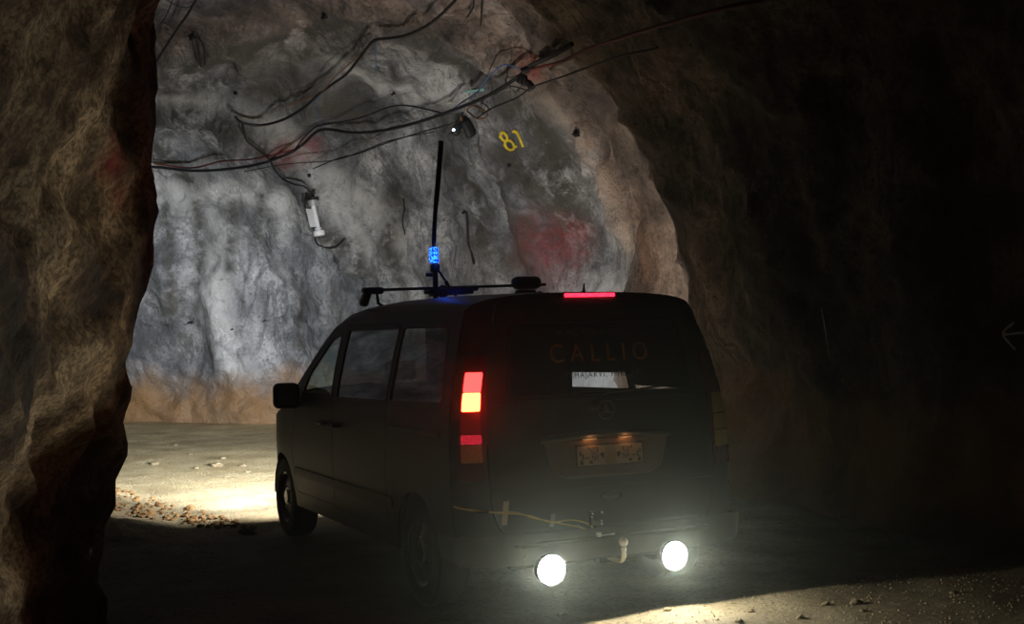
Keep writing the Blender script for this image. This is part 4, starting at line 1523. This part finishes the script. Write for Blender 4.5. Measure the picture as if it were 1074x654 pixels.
road_st = [(163, 487, 5, 'pale stone on the lit road nearest the rock pillar'), (227, 489, 7, 'largest pale stone in the middle of the lit road'), (255, 489, 4.5, 'pale stone on the lit road nearest the van mirror'),
           (234, 481, 3.5, 'pale stone on the lit road just behind the largest one'), (199, 477, 3, 'small pale stone towards the back of the lit road'), (206, 491, 3.5, 'small pale stone just left of the largest one on the road'),
           (238, 500, 2.5, 'tiny pale stone in front of the largest one on the road'), (260, 495, 3, 'small pale stone on the road near the front of the van'), (184, 467, 2.5, 'tiny stone at the far left back of the lit road'),
           (186, 435, 4, 'dark stone at the foot of the back wall')]
for k, (px, py, s_, lab) in enumerate(road_st):
    p = ground_at(px, py)
    l = (p-CAM).length
    r = s_*l/FOC*.8
    o = obj('stone', stone_bm(r, k, .55), MT['stone'] if k < 9 else MT['stone_brown'])
    o.location = (p.x, p.y, p.z+r*.25)
    tag(o, lab, 'stone', 'stones on the lit road')
rub = random.Random(5)
cnt = 0
places = []
for k in range(230):
    t = rub.random()**1.3
    px = 118+t*150; py = 513+t*40+rub.uniform(-3, 26)*(1-t*.7)
    places.append((px, py))
for k, (px, py) in enumerate(places):
    p = ground_at(px, py)
    r = rub.uniform(.010, .028)+(.02 if k % 12 == 0 else 0)
    o = obj('rubble_stone', stone_bm(r, 20+k, .7), MT['stone_brown'])
    o.location = (p.x, p.y, p.z+r*.2); o.rotation_euler = (0, 0, rub.uniform(0, 6))
    tag(o, 'brown broken stone in the rubble heap between the rock pillar and the road', 'stone', 'brown rubble beside the road')
near_st = [(589, 645, 6, 'grey stone at the lower left of the lit ground'), (700, 640, 5, 'stone on the lit ground straight below the right work lamp'), (788, 641, 4, 'flat stone on lit ground just right of the van'),
           (866, 634, 5, 'dark stone on the lit ground right of the van'), (898, 633, 7, 'larger stone on the lit ground well right of the van'), (905, 641, 4, 'small stone in front of the larger one at lower right'),
           (775, 652, 5, 'stone at the bottom edge below the right side of the van'), (1000, 622, 5, 'dim stone at the far lower right'), (840, 648, 5, 'stone on the bottom edge right of the van')]
for k, (px, py, s_, lab) in enumerate(near_st):
    p = ground_at(px, py)
    r = s_*(p-CAM).length/FOC*.8
    o = obj('stone', stone_bm(r, 90+k, .6), MT['stone'])
    o.location = (p.x, p.y, p.z+r*.25)
    tag(o, lab, 'stone', 'stones on the lit ground behind the van')
# loose grit, uncountable
bm = bmesh.new()
rg = random.Random(11)
for k in range(3600):
    if k < 2000:
        x, y = rg.uniform(-1.2, 3.2), rg.uniform(-1.9, .0)
        r = rg.uniform(.003, .011)
    else:
        t = rg.random()
        x, y = rg.uniform(-2.6, .3), rg.uniform(4.2, 9)
        r = rg.uniform(.004, .012)
    z = floor_h(x, y)
    vs = []
    for q in ((1, 0, -.3), (-.5, .8, -.3), (-.5, -.8, -.3), (0, 0, .7)):
        j = Vector((q[0]*rg.uniform(.6, 1.3), q[1]*rg.uniform(.6, 1.3), q[2]))*r
        vs.append(bm.verts.new(Vector((x, y, z+r*.25))+j))
    for a, b, c_ in ((0, 1, 3), (1, 2, 3), (2, 0, 3), (0, 2, 1)):
        bm.faces.new((vs[a], vs[b], vs[c_]))
o = obj('loose_gravel', bm, MT['stone'])
tag(o, 'loose gravel grit scattered over the tunnel road', 'gravel', None, 'stuff')

# ------------------------------------------------------------------ world: dust haze in the tunnel air
w = bpy.data.worlds.new('tunnel_air')
SC.world = w
w.use_nodes = True
nt = w.node_tree
nt.nodes['Background'].inputs[0].default_value = (0, 0, 0, 1)
nt.nodes['Background'].inputs[1].default_value = 0
vs_ = nt.nodes.new('ShaderNodeVolumeScatter')
vs_.inputs['Color'].default_value = (.92, 1, .88, 1)
vs_.inputs['Density'].default_value = .0036
vs_.inputs['Anisotropy'].default_value = .93
nt.links.new(vs_.outputs[0], nt.nodes['World Output'].inputs['Volume'])

SC.view_settings.view_transform = 'Standard'
SC.view_settings.look = 'None'
SC.view_settings.exposure = 0
SC.view_settings.gamma = 1
SC.view_settings.use_curve_mapping = False
cy = SC.cycles
cy.use_denoising = True
cy.max_bounces = 7
cy.diffuse_bounces = 1
cy.glossy_bounces = 3
cy.transparent_max_bounces = 12
cy.volume_bounces = 0
cy.sample_clamp_indirect = 4
